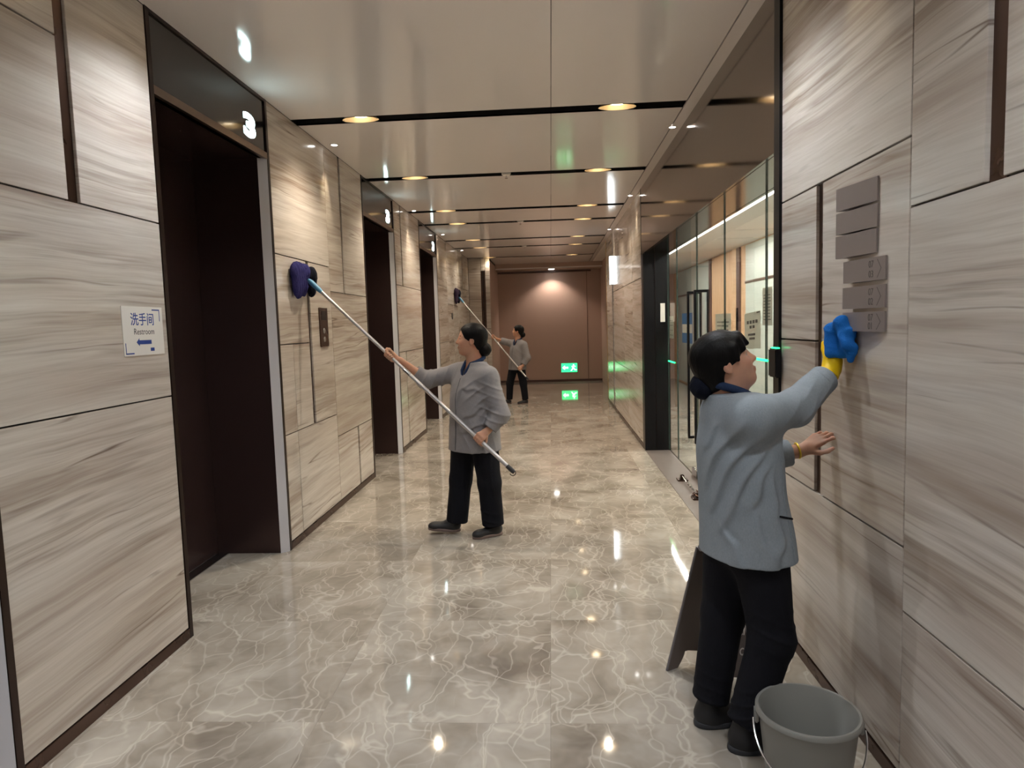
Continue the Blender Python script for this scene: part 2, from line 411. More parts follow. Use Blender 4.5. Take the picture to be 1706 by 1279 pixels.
for a, b in segs: tag(box('baseboard_left', XL-.02, XL+.004, a, b, 0, ZB, M['bronze'], None, .002), kind='structure')
# return wall at the far left
mb = MB().box(XL-.62, -1.42, 16.118, 18.6, -.02, ZC+.2)
wr = tag(mb.build('wall_return', M['backing']), kind='structure')
for (x0, x1, z0, z1) in [(XL, -1.62, 2.2, ZC), (XL, -1.62, 1.3, 2.2), (XL, -1.62, ZB, 1.3), (-1.52, -1.41, 1.5, ZC), (-1.52, -1.41, ZB, 1.5), (-1.62, -1.52, 2.86, ZC), (-1.62, -1.52, ZB, 1.5)]:
    box('marble_panel', x0+G, x1-G, 16.1, 16.12, z0+G, z1-G, M['marble'], wr, .0012)
for x in (-1.60, -1.545): box('bronze_strip', x-.016, x+.016, 16.108, 16.12, 1.5, 2.86, M['bronze'], wr)

box('side_cladding', -1.42, -1.408, 16.14, 18.5, 0, 3.1, M['brown'], wr)
# right wall, near and far
mb = MB()
for a, b in [(-4.6, 3.372), (8.43, 13.62)]: mb.box(XR+.018, XR+.26, a, b, -.02, ZC+.2)
wrt = tag(mb.build('wall_right', M['backing']), kind='structure')
panels([(2.20, 3.372, 2.11, ZC), (2.94, 3.372, 1.465, 2.11), (2.94, 3.372, .82, 1.465), (2.20, 2.88, .82, 2.11), (2.20, 3.372, ZB, .82),
        (1.837, 2.20, 1.895, ZC), (.6, 1.77, 1.895, ZC), (.6, 2.20, .61, 1.895), (.6, 2.20, ZB, .61),
        (-1.6, .6, ZB, 1.27), (-1.6, .6, 1.27, 2.12), (-1.6, .6, 2.12, ZC), (-4.6, -1.6, ZB, 1.27), (-4.6, -1.6, 1.27, ZC)], XR, 1, wrt)
strips([(2.88, 2.94, .82, 2.11), (1.77, 1.837, 1.895, ZC)], XR, 1, wrt)
panels([(8.43, 9.36, 2.1, ZC), (9.36, 11.1, 2.1, ZC), (11.1, 12.22, 2.1, ZC), (8.43, 9.36, .88, 2.1), (9.36, 10.4, .88, 2.1), (10.4, 12.22, .88, 2.1),
        (8.43, 10.0, ZB, .88), (10.0, 12.22, ZB, .88), (12.28, 13.58, 1.5, ZC), (12.28, 13.58, ZB, 1.5)], XR, 1, wrt)
box('steel_edge_strip', XR-.012, XR+.025, 12.23, 12.27, .05, 2.24, M['steel'], wrt)
box('brass_corner', XR-.006, XR+.05, 13.58, 13.62, 0, ZC, M['brass'], wrt)
for a, b in [(-4.6, 3.372), (8.43, 13.6)]: tag(box('baseboard_right', XR-.004, XR+.02, a, b, 0, ZB, M['bronze'], None, .002), kind='structure')

# brown end of the corridor
we = tag(box('wall_end', -1.6, 3.4, 18.5, 18.6, -.02, ZC+.2, M['brown']), kind='structure')
box('seam', .98, .99, 18.493, 18.502, .05, 2.97, M['browndark'], we)
box('seam', -.93, -.922, 18.496, 18.502, .05, 2.97, M['brown'], we)
tag(box('baseboard_end', -1.42, 1.36, 18.485, 18.5, 0, .06, M['browndark']), kind='structure')
tag(box('trim_1', -1.42, 1.1, 18.46, 18.5, 2.95, 2.985, M['browndark']), kind='structure')
ws = tag(box('wall_side', 1.36, 1.5, 14.3, 18.5, -.02, ZC+.2, M['brown']), kind='structure')
box('door_frame', 1.345, 1.362, 14.9, 16.2, 0, 2.45, M['browndark'], ws)
box('door_panel', 1.34, 1.35, 14.97, 16.13, 0, 2.38, M['brown'], ws)
tag(box('wall_back', -2.6, 1.4, Y0-.12, Y0, -.02, ZC+.2, M['marble']), kind='structure')
tag(box('wall_corridor', 3.3, 3.4, 13.4, 14.0, -.02, ZC+.2, M['brown']), kind='structure')

# ceiling: dark void above, gloss panels, black slots between the bays
cl = tag(box('ceiling', -2.6, 1.4, Y0-.1, 18.6, ZC+.16, ZC+.24, M['slot']), kind='structure')
SW = .075
edges = [Y0]+[e for s_ in SLOTS for e in (s_-SW, s_+SW)]+[17.9]
for i in range(0, len(edges)-1, 2):
    a, b = edges[i], edges[i+1]
    for x0, x1 in ((XL, .038), (.042, 1.022)): box('ceiling_panel', x0, x1, a, b, ZC, ZC+.012, M['ceil'], cl)
box('edge_panel', 1.030, 1.118, Y0, 18.5, ZC-.002, ZC+.012, M['ceil'], cl)
for s_ in SLOTS:
    mb = MB(); mb.box(XL, 1.026, s_-SW-.004, s_-SW, ZC, ZC+.15); mb.box(XL, 1.026, s_+SW, s_+SW+.004, ZC, ZC+.15)
    mb.box(XL, 1.026, s_-SW, s_+SW, ZC+.14, ZC+.15)
    mb.build('light_slot', M['slot'], cl)
box('soffit', -1.42, 1.36, 17.9, 18.5, 3.01, 3.05, M['brown'], cl)
box('fascia', -1.42, 1.36, 17.885, 17.9, 3.012, ZC, M['brown'], cl)
box('cove_light_line', -1.42, 1.36, 17.87, 17.885, 3.015, 3.045, M['ceil'], cl)  # pale strip standing in for the bright line of cove light
box('soffit', 1.118, 1.42, 13.62, 18.5, ZC, ZC+.05, M['white'], cl)
tag(box('wall_blocking', -2.6, XL-.6, Y0, 18.6, -.02, ZC+.2, M['backing']), kind='structure')

# elevator doorways
def elevator(n, y0, y1, digit):
    fr = MB()
    fr.box(XL-.03, XL+.004, y0, y0+.032, 0, ZC); fr.box(XL-.03, XL+.004, y1-.032, y1, 0, ZC)
    fr.box(XL-.03, XL+.003, y0+.032, y1-.032, ZC-.02, ZC)
    d = tag(fr.build('door_%d' % n, M['frame_dark']), kind='structure')
    box('lintel_strip', XL-.05, XL+.003, y0+.032, y1-.032, 2.752, 2.795, M['lintel'], d)
    box('header_panel', XL-.03, XL-.006, y0+.032, y1-.032, 2.797, ZC-.02, M['header_l'], d)
    ya, yb, xb = y0+.032, y1-.032, XL-.52
    MB().prism([(XL-.004, yb), (XL-.004, yb+.006), (XL-.52, yb+.006), (XL-.52, yb-.042), (XL-.045, yb-.042)], 2, 0, 2.752).build('side_panel', M['bronze_dark'], d)
    MB().prism([(XL-.003, yb), (XL-.0435, yb-.043), (XL-.048, yb-.046), (XL-.048, yb-.050), (XL+.001, yb-.002)], 2, .0, 2.752).build('jamb', M['jamb'], d)
    MB().prism([(XL-.004, ya), (XL-.004, ya-.006), (XL-.52, ya-.006), (XL-.52, ya+.042), (XL-.045, ya+.042)], 2, 0, 2.752).build('side_panel', M['bronze_dark'], d)
    MB().prism([(XL-.003, ya), (XL-.0435, ya+.043), (XL-.048, ya+.046), (XL-.048, ya+.050), (XL+.001, ya+.002)], 2, .0, 2.752).build('jamb', M['jamb'], d)
    box('soffit', XL-.54, XL-.02, ya, yb, 2.752, 2.80, M['bronze_dark'], d)
    ym = (ya+yb)/2
    box('door_leaf', xb-.02, xb+.012, ya+.04, ym-.002, .012, 2.752, M['bronze_dark'], d)
    box('door_leaf', xb-.02, xb+.012, ym+.002, yb-.04, .012, 2.752, M['bronze_dark'], d)
    box('door_sill', xb+.012, xb+.09, ya+.04, yb-.04, 0, .006, M['steel'], d)
    if digit:
        text('floor_digit', '3', .19, M['digit'], (XL-.005, yb-.235, 2.90), (0, 1, 0), (0, 0, 1), d, .003, .010, sx=1.9)
for i, (a, b) in enumerate(ELEV): elevator(i+1, a, b, True)

# dark header and the glass front on the right
hy0, hy1 = 3.45, 8.43
hd = tag(box('wall_header', XR+.02, GX+.03, hy0, hy1, 2.37, ZC+.15, M['header_r']), kind='structure')
for a, b in ((hy0, 8.40),): box('mirror_panel', XR, XR+.02, a+.002, b-.002, 2.372, ZC-.002, M['header_r'], hd)
box('end_strip', XR-.002, XR+.02, 8.40, 8.43, 2.37, ZC, M['black'], hd)
wp = tag(box('wall_post', XR-.012, GX+.02, 3.372, 3.45, 0, ZC, M['black']), kind='structure')
wb = tag(box('wall_black', XR-.002, GX+.02, 8.25, 8.43, 0, 2.37, M['black']), kind='structure')
box('vertical_trim', 1.245, 1.25, 8.244, 8.252, .02, 2.36, M['frame_dark'], wb)
box('pale_panel', 1.308, 1.363, 8.243, 8.25, 1.555, 1.777, M['paper'], wb)  # pale rectangle on the face of the black return
tag(box('trim_2', XR, GX, 3.45, 8.25, -.02, .003, M['thresh']), kind='structure')
# fixed panes and door leaves
GT = .006
def pane(name, y0, y1, z0=.012, z1=2.37, kind='structure'):
    o = box(name, GX-GT, GX+GT, y0, y1, z0, z1, M['glass']); tag(o, kind=kind)
    for yy in (y0, y1): box('glass_edge', GX-GT-.0005, GX+GT+.0005, yy-.001, yy+.001, z0, z1, M['glassedge'], o)
    return o
pane('window_1', 3.46, 4.52); pane('window_2', 4.53, 5.58)
d5 = pane('door_6', 5.59, 6.61); d6 = pane('door_7', 6.63, 7.65); pane('window_3', 7.66, 8.24)
for d, yy in ((d5, 6.44), (d6, 6.76)):
    for xx, s_ in ((GX-.06, -1), (GX+.06, 1)):
        mb = MB(); mb.box(xx-.011, xx+.011, yy-.014, yy+.014, .40, 1.845, .003)
        mb.box(min(xx, GX), max(xx, GX), yy-.012, yy+.012, 1.82, 1.845); mb.box(min(xx, GX), max(xx, GX), yy-.012, yy+.012, .40, .425)
        mb.build('pull_handle', M['black'], d)
    box('patch_fitting', GX-.014, GX+.014, yy-.10 if yy < 6.6 else yy-.12, yy+.16 if yy < 6.6 else yy+.10, .012, .09, M['steel'], d)

# lobby behind the glass
lb = tag(box('wall_lobby', 3.30, 3.42, 3.2, 19.2, -.02, 2.85, M['wood']), kind='structure')
for (a, b) in [(14.35, 17.9), (10.2, 11.76), (5.4, 9.4)]:
    n = max(1, round((b-a)/1.15)); st = (b-a)/n
    for q in range(n):
        box('frosted_pane', 3.285, 3.30, a+q*st+.02, a+(q+1)*st-.02, .04, 2.15, M['frost'], lb)
        box('frosted_pane', 3.285, 3.30, a+q*st+.02, a+(q+1)*st-.02, 2.19, 2.78, M['frost'], lb)
    box('transom_rail', 3.275, 3.30, a, b, 2.15, 2.19, M['lintel'], lb)
for yy in (14.25, 12.17, 9.8, 5.0): box('door_stile', 3.27, 3.30, yy-.1, yy+.1, 0, 2.79, M['browndark'], lb)
for (a, b) in [(12.3, 14.1)]:
    box('wood_door', 3.275, 3.30, a, (a+b)/2-.004, .01, 2.78, M['wood'], lb); box('wood_door', 3.275, 3.30, (a+b)/2+.004, b, .01, 2.78, M['wood'], lb)
box('lever_handle', 3.24, 3.275, 12.14, 12.18, 1.0, 1.75, M['black'], lb)
tag(box('wall_lobby_end', 1.4, 3.4, 18.7, 18.8, -.02, 2.85, M['wood']), kind='structure')
tag(box('wall_lobby_near', 1.42, 3.4, 3.1, 3.2, -.02, 2.85, M['white']), kind='structure')
lc = tag(box('ceiling', 1.98, 3.4, 3.2, 18.7, 2.80, 2.85, M['white']), kind='structure')
box('dark_bulkhead', GX+.03, 1.96, 3.2, 18.7, 2.80, 2.85, M['brown'], lc)
box('brown_band', 1.985, 2.19, 3.2, 18.7, 2.795, 2.80, M['brown'], lc)
tag(box('wall_lobby_side', GX+.02, GX+.05, 8.43, 18.7, -.02, 2.85, M['white']), kind='structure')
st = tag(box('led_strip', 2.195, 2.225, 3.3, 18.5, 2.786, 2.7995, M['led']), 'long white LED strip on the lobby ceiling behind the glass doors', 'light strip')
def area_light(name, loc, sx, sy, power, col, parent=None, rot=(0, 0, 0)):
    l = bpy.data.lights.new(name, 'AREA'); l.shape = 'RECTANGLE'; l.size = sx; l.size_y = sy; l.energy = power; l.color = col
    o = bpy.data.objects.new(name, l); o.location = loc; o.rotation_euler = rot; return link(o, parent)
area_light('led_strip_light', (2.207, 9.5, 2.784), .04, 12, 170, (1, .95, .9), st)

# ------------------------------------------------------------------ lamps in the ceiling
def spot(name, loc, power, col, size, blend, rad, parent, target=None):
    l = bpy.data.lights.new(name, 'SPOT'); l.energy = power; l.color = col; l.spot_size = math.radians(size); l.spot_blend = blend; l.shadow_soft_size = rad
    o = bpy.data.objects.new(name, l)
    o.location = loc
    if target: o.rotation_euler = (Vector(target)-Vector(loc)).to_track_quat('-Z', 'Y').to_euler()
    return link(o, parent)
ORD = ['nearest', 'second', 'third', 'fourth', 'fifth', 'sixth', 'seventh']
me_ref = me_disc = None
for s_ in SLOTS:
    for x, sd in ((-1.40, 'left'), (.53, 'right')):
        t = empty('downlight', (x, s_, ZC))
        if me_ref is None:
            r_ = MB().lathe([(.140, -.001), (.134, .004), (.075, .075), (.072, .08)], seg=28, sy=.52).build('reflector', M['refl'], t, True); me_ref = r_.data
            d_ = MB().lathe([(0, .026), (.052, .026), (.052, .034), (0, .034)], seg=24, sy=.8).build('lamp_disc', M['lamp_w'], t); me_disc = d_.data
        else:
            link(bpy.data.objects.new('reflector', me_ref), t); link(bpy.data.objects.new('lamp_disc', me_disc), t)
        near = s_ < 3.5
        vis = [q for q in SLOTS if q > 4]
        if s_ in vis:
            lab = 'warm oval downlight at the %s end of the %s black ceiling slot' % (sd, ORD[vis.index(s_)])
            tag(t, lab, 'ceiling light', 'downlights in the ceiling slots')
        else:
            tag(t, 'warm oval downlight in a ceiling slot above the top edge of the picture', 'ceiling light', 'downlights overhead out of view')
        far = s_ > 11
        col = NEUTRAL if near else WARM
        spot('downlight_light', (0, 0, -.01), DOWN_W*(.92 if near else 1.0)*(.62 if far else 1)*(.45 if s_ > 15 and x > 0 else .2 if s_ > 15 else 1), col, 128, .85, .028, t)
WASH_L = [2.0, 5.88, 9.29, 11.75, 14.28]; WASH_R = [2.53, 5.82, 8.82, 11.9]
names = ['above the restroom sign', 'above the wall with the call panel', 'between the second and third elevators', 'beyond the third elevator', 'above the farthest mop']
namesR = ['above the room number plates', 'above the dark mirror header', 'beyond the dark mirror header', 'above the white light box']
for ylist, x, tx, nm, sd in ((WASH_L, XL+.10, XL+.02, names, 'left'), (WASH_R, XR-.075, XR-.02, namesR, 'right')):
    for yy, n_ in zip(ylist, nm):
        t = empty('wall_washer', (x, yy, ZC-.001))
        MB().lathe([(.026, -.004), (.038, -.004), (.040, .0), (.026, .0)], seg=20).build('trim_ring', M['white'], t, True)
        MB().lathe([(0, -.002), (.026, -.002), (.026, 0), (0, 0)], seg=18).build('lamp_disc', M['lamp_n'], t)
        tag(t, 'small round wall-washing spotlight at the %s ceiling edge %s' % (sd, n_), 'ceiling light', 'wall washing spotlights')
        spot('washer_light', (0, 0, -.012), WASH_W*(.55 if yy < 3 else 1), (1, .84, .58), 46, .7, .02, t, (0+(tx-x)*1.0, 0, -2.0))
t = empty('downlight', (.05, 18.15, 3.008))
MB().lathe([(0, 0), (.06, 0), (.07, -.004), (.075, .002), (0, .002)], seg=20).build('lamp_disc', M['lamp_n'], t)
tag(t, 'small round downlight in the low soffit before the brown end wall', 'ceiling light')
spot('downlight_light', (0, 0, -.02), 42, (1, .85, .72), 120, .6, .03, t)
for (x, yy, n_) in [(-.43, 7.30, 'second'), (-.43, 10.62, 'fourth'), (-.50, 13.93, 'sixth')]:
    t = empty('sprinkler', (x, yy, ZC))
    MB().lathe([(0, .06), (.045, .06), (.05, .0), (.04, -.012), (0, -.014)], seg=20).build('escutcheon', M['white'], t, True)
    MB().lathe([(0, -.045), (.016, -.045), (.016, -.04), (.006, -.036), (.006, -.012), (0, -.012)], seg=12).build('sprinkler_head', M['chrome'], t)
    tag(t, 'small white ceiling sprinkler in the middle of the %s black slot' % n_, 'sprinkler', 'ceiling sprinklers')
area_light('lobby_added_fill', (2.8, 8, 2.78), .3, 6, 45, (1, .93, .85), st)  # fill light added to brighten the lobby, no fixture behind it

# ------------------------------------------------------------------ signs and fittings
t = empty('restroom_sign', (XL, 3.10, 1.595))
XS = .0025
box('sheet', .0003, XS, -.158, .160, -.113, .113, M['paper'], t)
text('lettering_chinese', '洗手间', .062, M['blue'], (XS, -.004, .050), (0, 1, 0), (0, 0, 1), t, .0004, .0006)
text('lettering_english', 'Restroom', .040, M['ink'], (XS, .004, -.004), (0, 1, 0), (0, 0, 1), t, .0004, 0)
MB().prism([(-.062, -.052), (-.040, -.034), (-.040, -.043), (.055, -.043), (.055, -.062), (-.040, -.062), (-.040, -.070)], 0, XS, XS+.0008).build('arrow', M['blue'], t)
mb = MB(); mb.box(XS, XS+.0008, .075, .136, .096, .102); mb.box(XS, XS+.0008, .132, .136, .045, .10); mb.build('corner_mark', M['blue'], t)
mb = MB(); mb.box(XS, XS+.0008, -.146, -.085, -.106, -.100); mb.box(XS, XS+.0008, -.146, -.142, -.106, -.055); mb.build('corner_mark', M['blue'], t)
box('small_logo', XS, XS+.0008, .045, .075, -.096, -.080, M['blue'], t)
tag(t, 'white restroom sign with blue arrow on the left marble wall', 'sign')

t = empty('call_panel', (XL, 5.64, 1.60))
box('plate', .0003, .008, -.10, .105, -.162, .162, M['bronze'], t, .002)
box('screen', .008, .0095, -.055, .06, .06, .135, M['black'], t)
for z in (-.03, -.10):
    MB().lathe([(0, .012), (.022, .012), (.024, .008), (0, .008)], seg=20).build('button', M['steel'], t).matrix_local = Matrix.Translation((0, 0, z)) @ Matrix.Rotation(math.pi/2, 4, 'Y')
tag(t, 'tall bronze elevator call panel with buttons below the raised mop', 'call panel')
t = empty('call_panel', (XL, 13.2, 1.78))
box('plate', .0003, .008, -.06, .06, -.06, .06, M['ink'], t, .002)
box('screen', .008, .0095, -.04, .04, -.02, .04, M['black'], t)
tag(t, 'small dark square panel on the far left wall below the distant mop', 'call panel')

# room number plates on the right wall: wedges, prouder at their far end
plates = [(2.400, 2.635, 2.033, 1.952, None, 'top blank grey'), (2.398, 2.635, 1.943, 1.866, None, 'second blank grey'), (2.402, 2.637, 1.860, 1.779, None, 'third blank grey'),
          (2.335, 2.588, 1.763, 1.685, ('07', '03'), ''), (2.335, 2.592, 1.669, 1.592, ('07', '02'), ''), (2.335, 2.590, 1.579, 1.511, ('07', '01'), '')]
for i, (ya, yb, zt, zb, tx, nm) in enumerate(plates):
    t = empty('room_plate', (XR, (ya+yb)/2, (zt+zb)/2)); hw = (yb-ya)/2; hh = (zt-zb)/2
    dn, df = (.006, .045) if tx is None else (.006, .036)
    rt = Vector((df-dn, -2*hw, 0)).normalized(); nv = rt.cross(Vector((0, 0, 1)))
    pf = lambda a: Vector((-df, hw, 0)).lerp(Vector((-dn, -hw, 0)), 1-a/(2*hw))+nv*.0002
    MB().prism([(-.0003, -hw), (-.0003, hw), (-df, hw), (-dn, -hw)], 2, -hh, hh).build('plate', M['signgrey'], t)
    if tx:
        for q, z in ((0, hh*.40), (1, -hh*.46)):
            text('lettering', tx[q], .034, M['signtext'], pf(.080)+Vector((0, 0, z)), rt, (0, 0, 1), t, .0005, 0, sx=.85)
        mb = MB()
        for z0, z1 in ((hh*.8, 0), (0, -hh*.8)):
            a_, b_ = (.044, .022) if z1 == 0 else (.022, .044)
            vv = [mb.bm.verts.new(pf(q)+nv*.0005+Vector((0, 0, z))) for q, z in ((a_-.0018, z0), (a_+.0018, z0), (b_+.0018, z1), (b_-.0018, z1))]
            mb.bm.faces.new(vv)
        mb.build('chevron', M['signtext'], t)
        tag(t, 'grey plate lettered %s over %s with a chevron, ' % tx+['just under the blank plates', 'in the middle of the lettered plates', 'lowest, under the blue cloth'][i-3], 'sign', 'grey wall plates on the right wall')
    else: tag(t, '%s wall plate of the stack on the right marble wall' % nm, 'sign', 'grey wall plates on the right wall')

t = empty('access_reader', (XR-.012, 3.385, 1.35))
box('case', -.028, -.0005, -.055, .055, -.072, .068, M['black'], t, .006)
box('status_light', -.022, -.004, -.045, .03, .068, .0745, M['green'], t)
tag(t, 'black door access reader with a green light on the dark post', 'card reader')
for (ya, yb, z, lab) in [(4.46, 4.70, 1.292, 'thin green glowing bar on the glass beside the access reader'), (7.78, 8.2, 1.09, 'thin green glowing bar on the far glass by the black return')]:
    tag(box('glowing_bar', GX-.016, GX-.0065, ya, yb, z-.008, z+.008, M['green'], None, .003), lab, 'light', 'green glowing bars on the glass')  # small emissive green bar set against the pane
# sheets taped to the glass
def sheet(ya, yb, za, zb, lab, mat='paper', rows=0, tilt=0, title=False, side=1):
    t = empty('notice_sheet', (GX+side*.0068, (ya+yb)/2, (za+zb)/2)); t.rotation_euler.x = tilt
    hw, hh = (yb-ya)/2, (zb-za)/2
    box('sheet', -.0006, .0006, -hw, hw, -hh, hh, M[mat], t)
    X = (-.0012, -.0007)
    if rows:
        mb = MB()
        for q in range(rows):
            z = hh*.6-q*(hh*1.3/max(1, rows-1)); s_ = hw*random.uniform(.55, .8)
            mb.box(X[0], X[1], -s_, hw*.78, z-hh*.02, z+hh*.02)
        mb.build('printed_lines', M['ink'], t)['kind'] = 'stuff'
    if title:
        mb = MB()
        for q in range(4): mb.box(X[0], X[1], hw*(.55-.36*q)-hw*.13, hw*(.55-.36*q)+hw*.13, hh*.38, hh*.56)
        mb.build('printed_title', M['ink'], t)['kind'] = 'stuff'
        mb = MB()
        for q in range(2): mb.box(X[0], X[1], hw*(.2-.36*q)-hw*.13, hw*(.2-.36*q)+hw*.13, hh*.12, hh*.28)
        mb.box(X[0], X[1], -hw*.95, -hw*.55, hh*.9, hh*.98); mb.box(X[0], X[1], -hw*.35, hw*.55, -hh*.28, -hh*.16); mb.box(X[0], X[1], -hw*.3, hw*.4, -hh*.5, -hh*.38)
        mb.build('printed_lines', M['ink'], t)['kind'] = 'stuff'
    tag(t, lab, 'notice', 'sheets on the glass front'); return t
sheet(7.93, 8.2, 1.36, 1.62, 'narrow white sheet with small print beside the black return', rows=4)
t = sheet(6.88, 7.42, 1.33, 1.64, 'blue and white poster on the glass behind the door handles', 'poster_blue')
mb = MB(); mb.box(-.0013, -.0007, -.25, .25, -.05, .04); mb.build('white_band', M['paper'], t)
sheet(5.43, 5.93, 1.27, 1.612, 'wide white sheet with faint lines above the kneeling hair bun', rows=8)['label'] = 'wide white sheet of fine print on the glass right of the handles'
sheet(4.67, 5.05, 1.355, 1.61, 'large white notice with dark title on the glass before the woman\'s face', title=True, tilt=-.05)
sheet(4.43, 4.63, 1.52, 1.765, 'narrow printed sheet high on the glass nearest the dark post', rows=9)
# floor lock of the glass door
t = empty('door_lock', (1.25, 6.3, .003))
for dy, dz in ((.36, 0), (-.36, 0)):
    MB().box(-.05, .05, dy-.06, dy+.06, 0, .012, .003).box(-.018, .018, dy-.02, dy+.02, .012, .055, .004).build('bracket', M['bronze'], t)
pts = [(.0+.006*math.sin(q*1.7), .34-.68*q/24, .035+.008*math.cos(q*2.1)) for q in range(25)]
MB().tube(pts, .007, 8).build('rod', M['steel'], t, True)
mb = MB(); mb.tube([(.03*math.cos(q*.6), -.30+.008*q*.6-.1+.04*math.sin(q*.6), .03+.02*math.sin(q*.4)) for q in range(34)], .005, 6); mb.build('chain', M['bronze'], t, True)
tag(t, 'bronze floor lock with rod and chain on the grey threshold', 'door lock')

# light box and exit sign at the far end
t = empty('light_box', (XR, 12.15, 2.48))
box('case', -.048, -.0005, .005, .12, -.25, .25, M['steel'], t)
box('lit_face', -.046, -.002, -.004, .005, -.245, .245, M['white_light'], t)
box('lit_side', -.0525, -.048, .006, .118, -.245, .245, M['white_light'], t)
tag(t, 'glowing white vertical light box projecting from the far right wall', 'light box')
t = empty('exit_sign', (.47, 18.5, .375))
box('case', -.225, .225, -.022, -.0005, -.13, .13, M['steel'], t, .003)
box('lit_panel', -.215, .215, -.026, -.022, -.12, .12, M['exit'], t)
MB().prism([(-.19, 0), (-.12, .06), (-.12, .022), (-.03, .022), (-.03, -.022), (-.12, -.022), (-.12, -.06)], 1, -.029, -.026).build('arrow', M['exit_w'], t)
mb = MB()
mb.prism([(.10, .06), (.13, .06), (.13, .09), (.10, .09)], 1, -.029, -.026)
mb.prism([(.06, .045), (.115, .05), (.125, -.005), (.085, -.015)], 1, -.029, -.026)
mb.prism([(.085, -.01), (.125, 0), (.16, -.05), (.20, -.05), (.20, -.07), (.145, -.07)], 1, -.029, -.026)
mb.prism([(.085, -.01), (.11, -.02), (.085, -.06), (.05, -.09), (.03, -.085), (.06, -.05)], 1, -.029, -.026)
mb.prism([(.115, .05), (.16, .02), (.175, .035), (.12, .06)], 1, -.029, -.026)
mb.build('running_figure', M['exit_w'], t)
tag(t, 'low green exit sign glowing on the brown end wall', 'exit sign')

# ------------------------------------------------------------------ bucket and floor sign
t = empty('bucket', (.812, 2.185, 0))
BH, R1, R0 = .285, .156, .118
prof = [(0, .012), (R0-.006, .012), (R1-.006, BH-.004), (R1-.003, BH), (R1+.004, BH+.001), (R1+.008, BH-.004), (R1+.008, BH-.016), (R1+.001, BH-.018), (R1-.004, BH-.03),
        (R0+.012, .05), (R0+.004, .0), (0, .0)]
MB().lathe(prof, seg=64).build('tub', M['bucket'], t, True)
rb = math.radians
ax = rb(-12)
for s_ in (0, math.pi):
    c_, q = math.cos(ax+s_), math.sin(ax+s_)
    o = MB().box(-.004, .010, -.02, .02, -.045, .0, .004).build('handle_ear', M['bucket'], t); o.location = (c_*(R1+.001), q*(R1+.001), BH-.016); o.rotation_euler.z = ax+s_
pts = []
A = Vector((math.cos(ax), math.sin(ax), 0))*(R1+.014); side = Vector((math.sin(ax), -math.cos(ax), 0))
for q in range(33):
    a = math.pi*q/32
    pts.append(A*math.cos(a)*(1+.06*math.sin(a))+side*(.158*math.sin(a)+.012)+Vector((0, 0, BH-.045-.135*math.sin(a))))
MB().tube(pts, .0035, 8).build('wire_handle', M['chrome'], t, True)
tag(t, 'grey plastic bucket with wire handle on the floor by the right wall', 'bucket')

t = empty('caution_sign', (.72, 2.90, 0))
def board(name, foot_l, foot_r, top_l, top_r, thick, normal):
    """a flat board with an arch cut in its lower edge"""
    fl, fr, tl, tr = map(Vector, (foot_l, foot_r, top_l, top_r)); n = Vector(normal).normalized()*thick
    def P(u, v): return (fl*(1-u)+fr*u)*(1-v)+(tl*(1-u)+tr*u)*v
    out = [(0, 0), (.16, 0)]+[(.16+.06*math.sin(q/6*math.pi/2), .13*q/6) for q in range(1, 7)]+[(.78+.06*(1-math.sin(math.pi/2*q/6))*1, .13*(1-q/6)) for q in range(0, 6)]+[(.84, 0), (1, 0), (1, .97), (.97, 1), (.03, 1), (0, .97)]
    bm = bmesh.new(); a = [bm.verts.new(P(u, v)) for u, v in out]; b = [bm.verts.new(P(u, v)+n) for u, v in out]
    bm.faces.new(a); bm.faces.new(b[::-1])
    for i in range(len(a)): bm.faces.new((a[i], b[i], b[(i+1) % len(a)], a[(i+1) % len(a)]))
    bmesh.ops.triangulate(bm, faces=[f for f in bm.faces if len(f.verts) > 4])
    bmesh.ops.recalc_face_normals(bm, faces=bm.faces)
    me = bpy.data.meshes.new(name); bm.to_mesh(me); bm.free()
    return me, P
O = Vector((.72, 2.90, 0)); 
D = Vector((.30, .185, 0)).normalized(); Nn = Vector((D.y, -D.x, 0))
fl = Vector((.486, 2.965, 0))-O; fr = fl+D*.37
nl = fl+Nn*.30; nr = fr+Nn*.30
al = (fl+nl)/2+D*.055+Vector((0, 0, .60)); ar = (fr+nr)/2-D*.035+Vector((0, 0, .60))
me, P = board('far_board', fl, fr, al-Nn*.012, ar-Nn*.012, .012, Nn*-1); o = mesh_obj('board', me, M['aframe'], t)
me, P = board('near_board', nl, nr, al+Nn*.012, ar+Nn*.012, .012, Nn); o = mesh_obj('board', me, M['aframe'], t)
MB().tube([al, ar], .014, 10).build('hinge', M['aframe_edge'], t, True)
MB().tube([fl-Nn*.006+Vector((0, 0, .002)), al-Nn*.018], .006, 8).build('edge_bead', M['aframe_edge'], t, True)
up = (al-nl).normalized(); nrm = D.cross(up)
off = Nn*.0135
text('lettering', '小心', .07, M['lettering'], P(.50, .40)+off, D, up, t, .0006, .001)
text('lettering', 'C', .04, M['lettering'], P(.44, .27)+off, D, up, t, .0006, .001)
tag(t, 'dark grey folding caution sign standing behind the woman at the wall', 'floor sign')

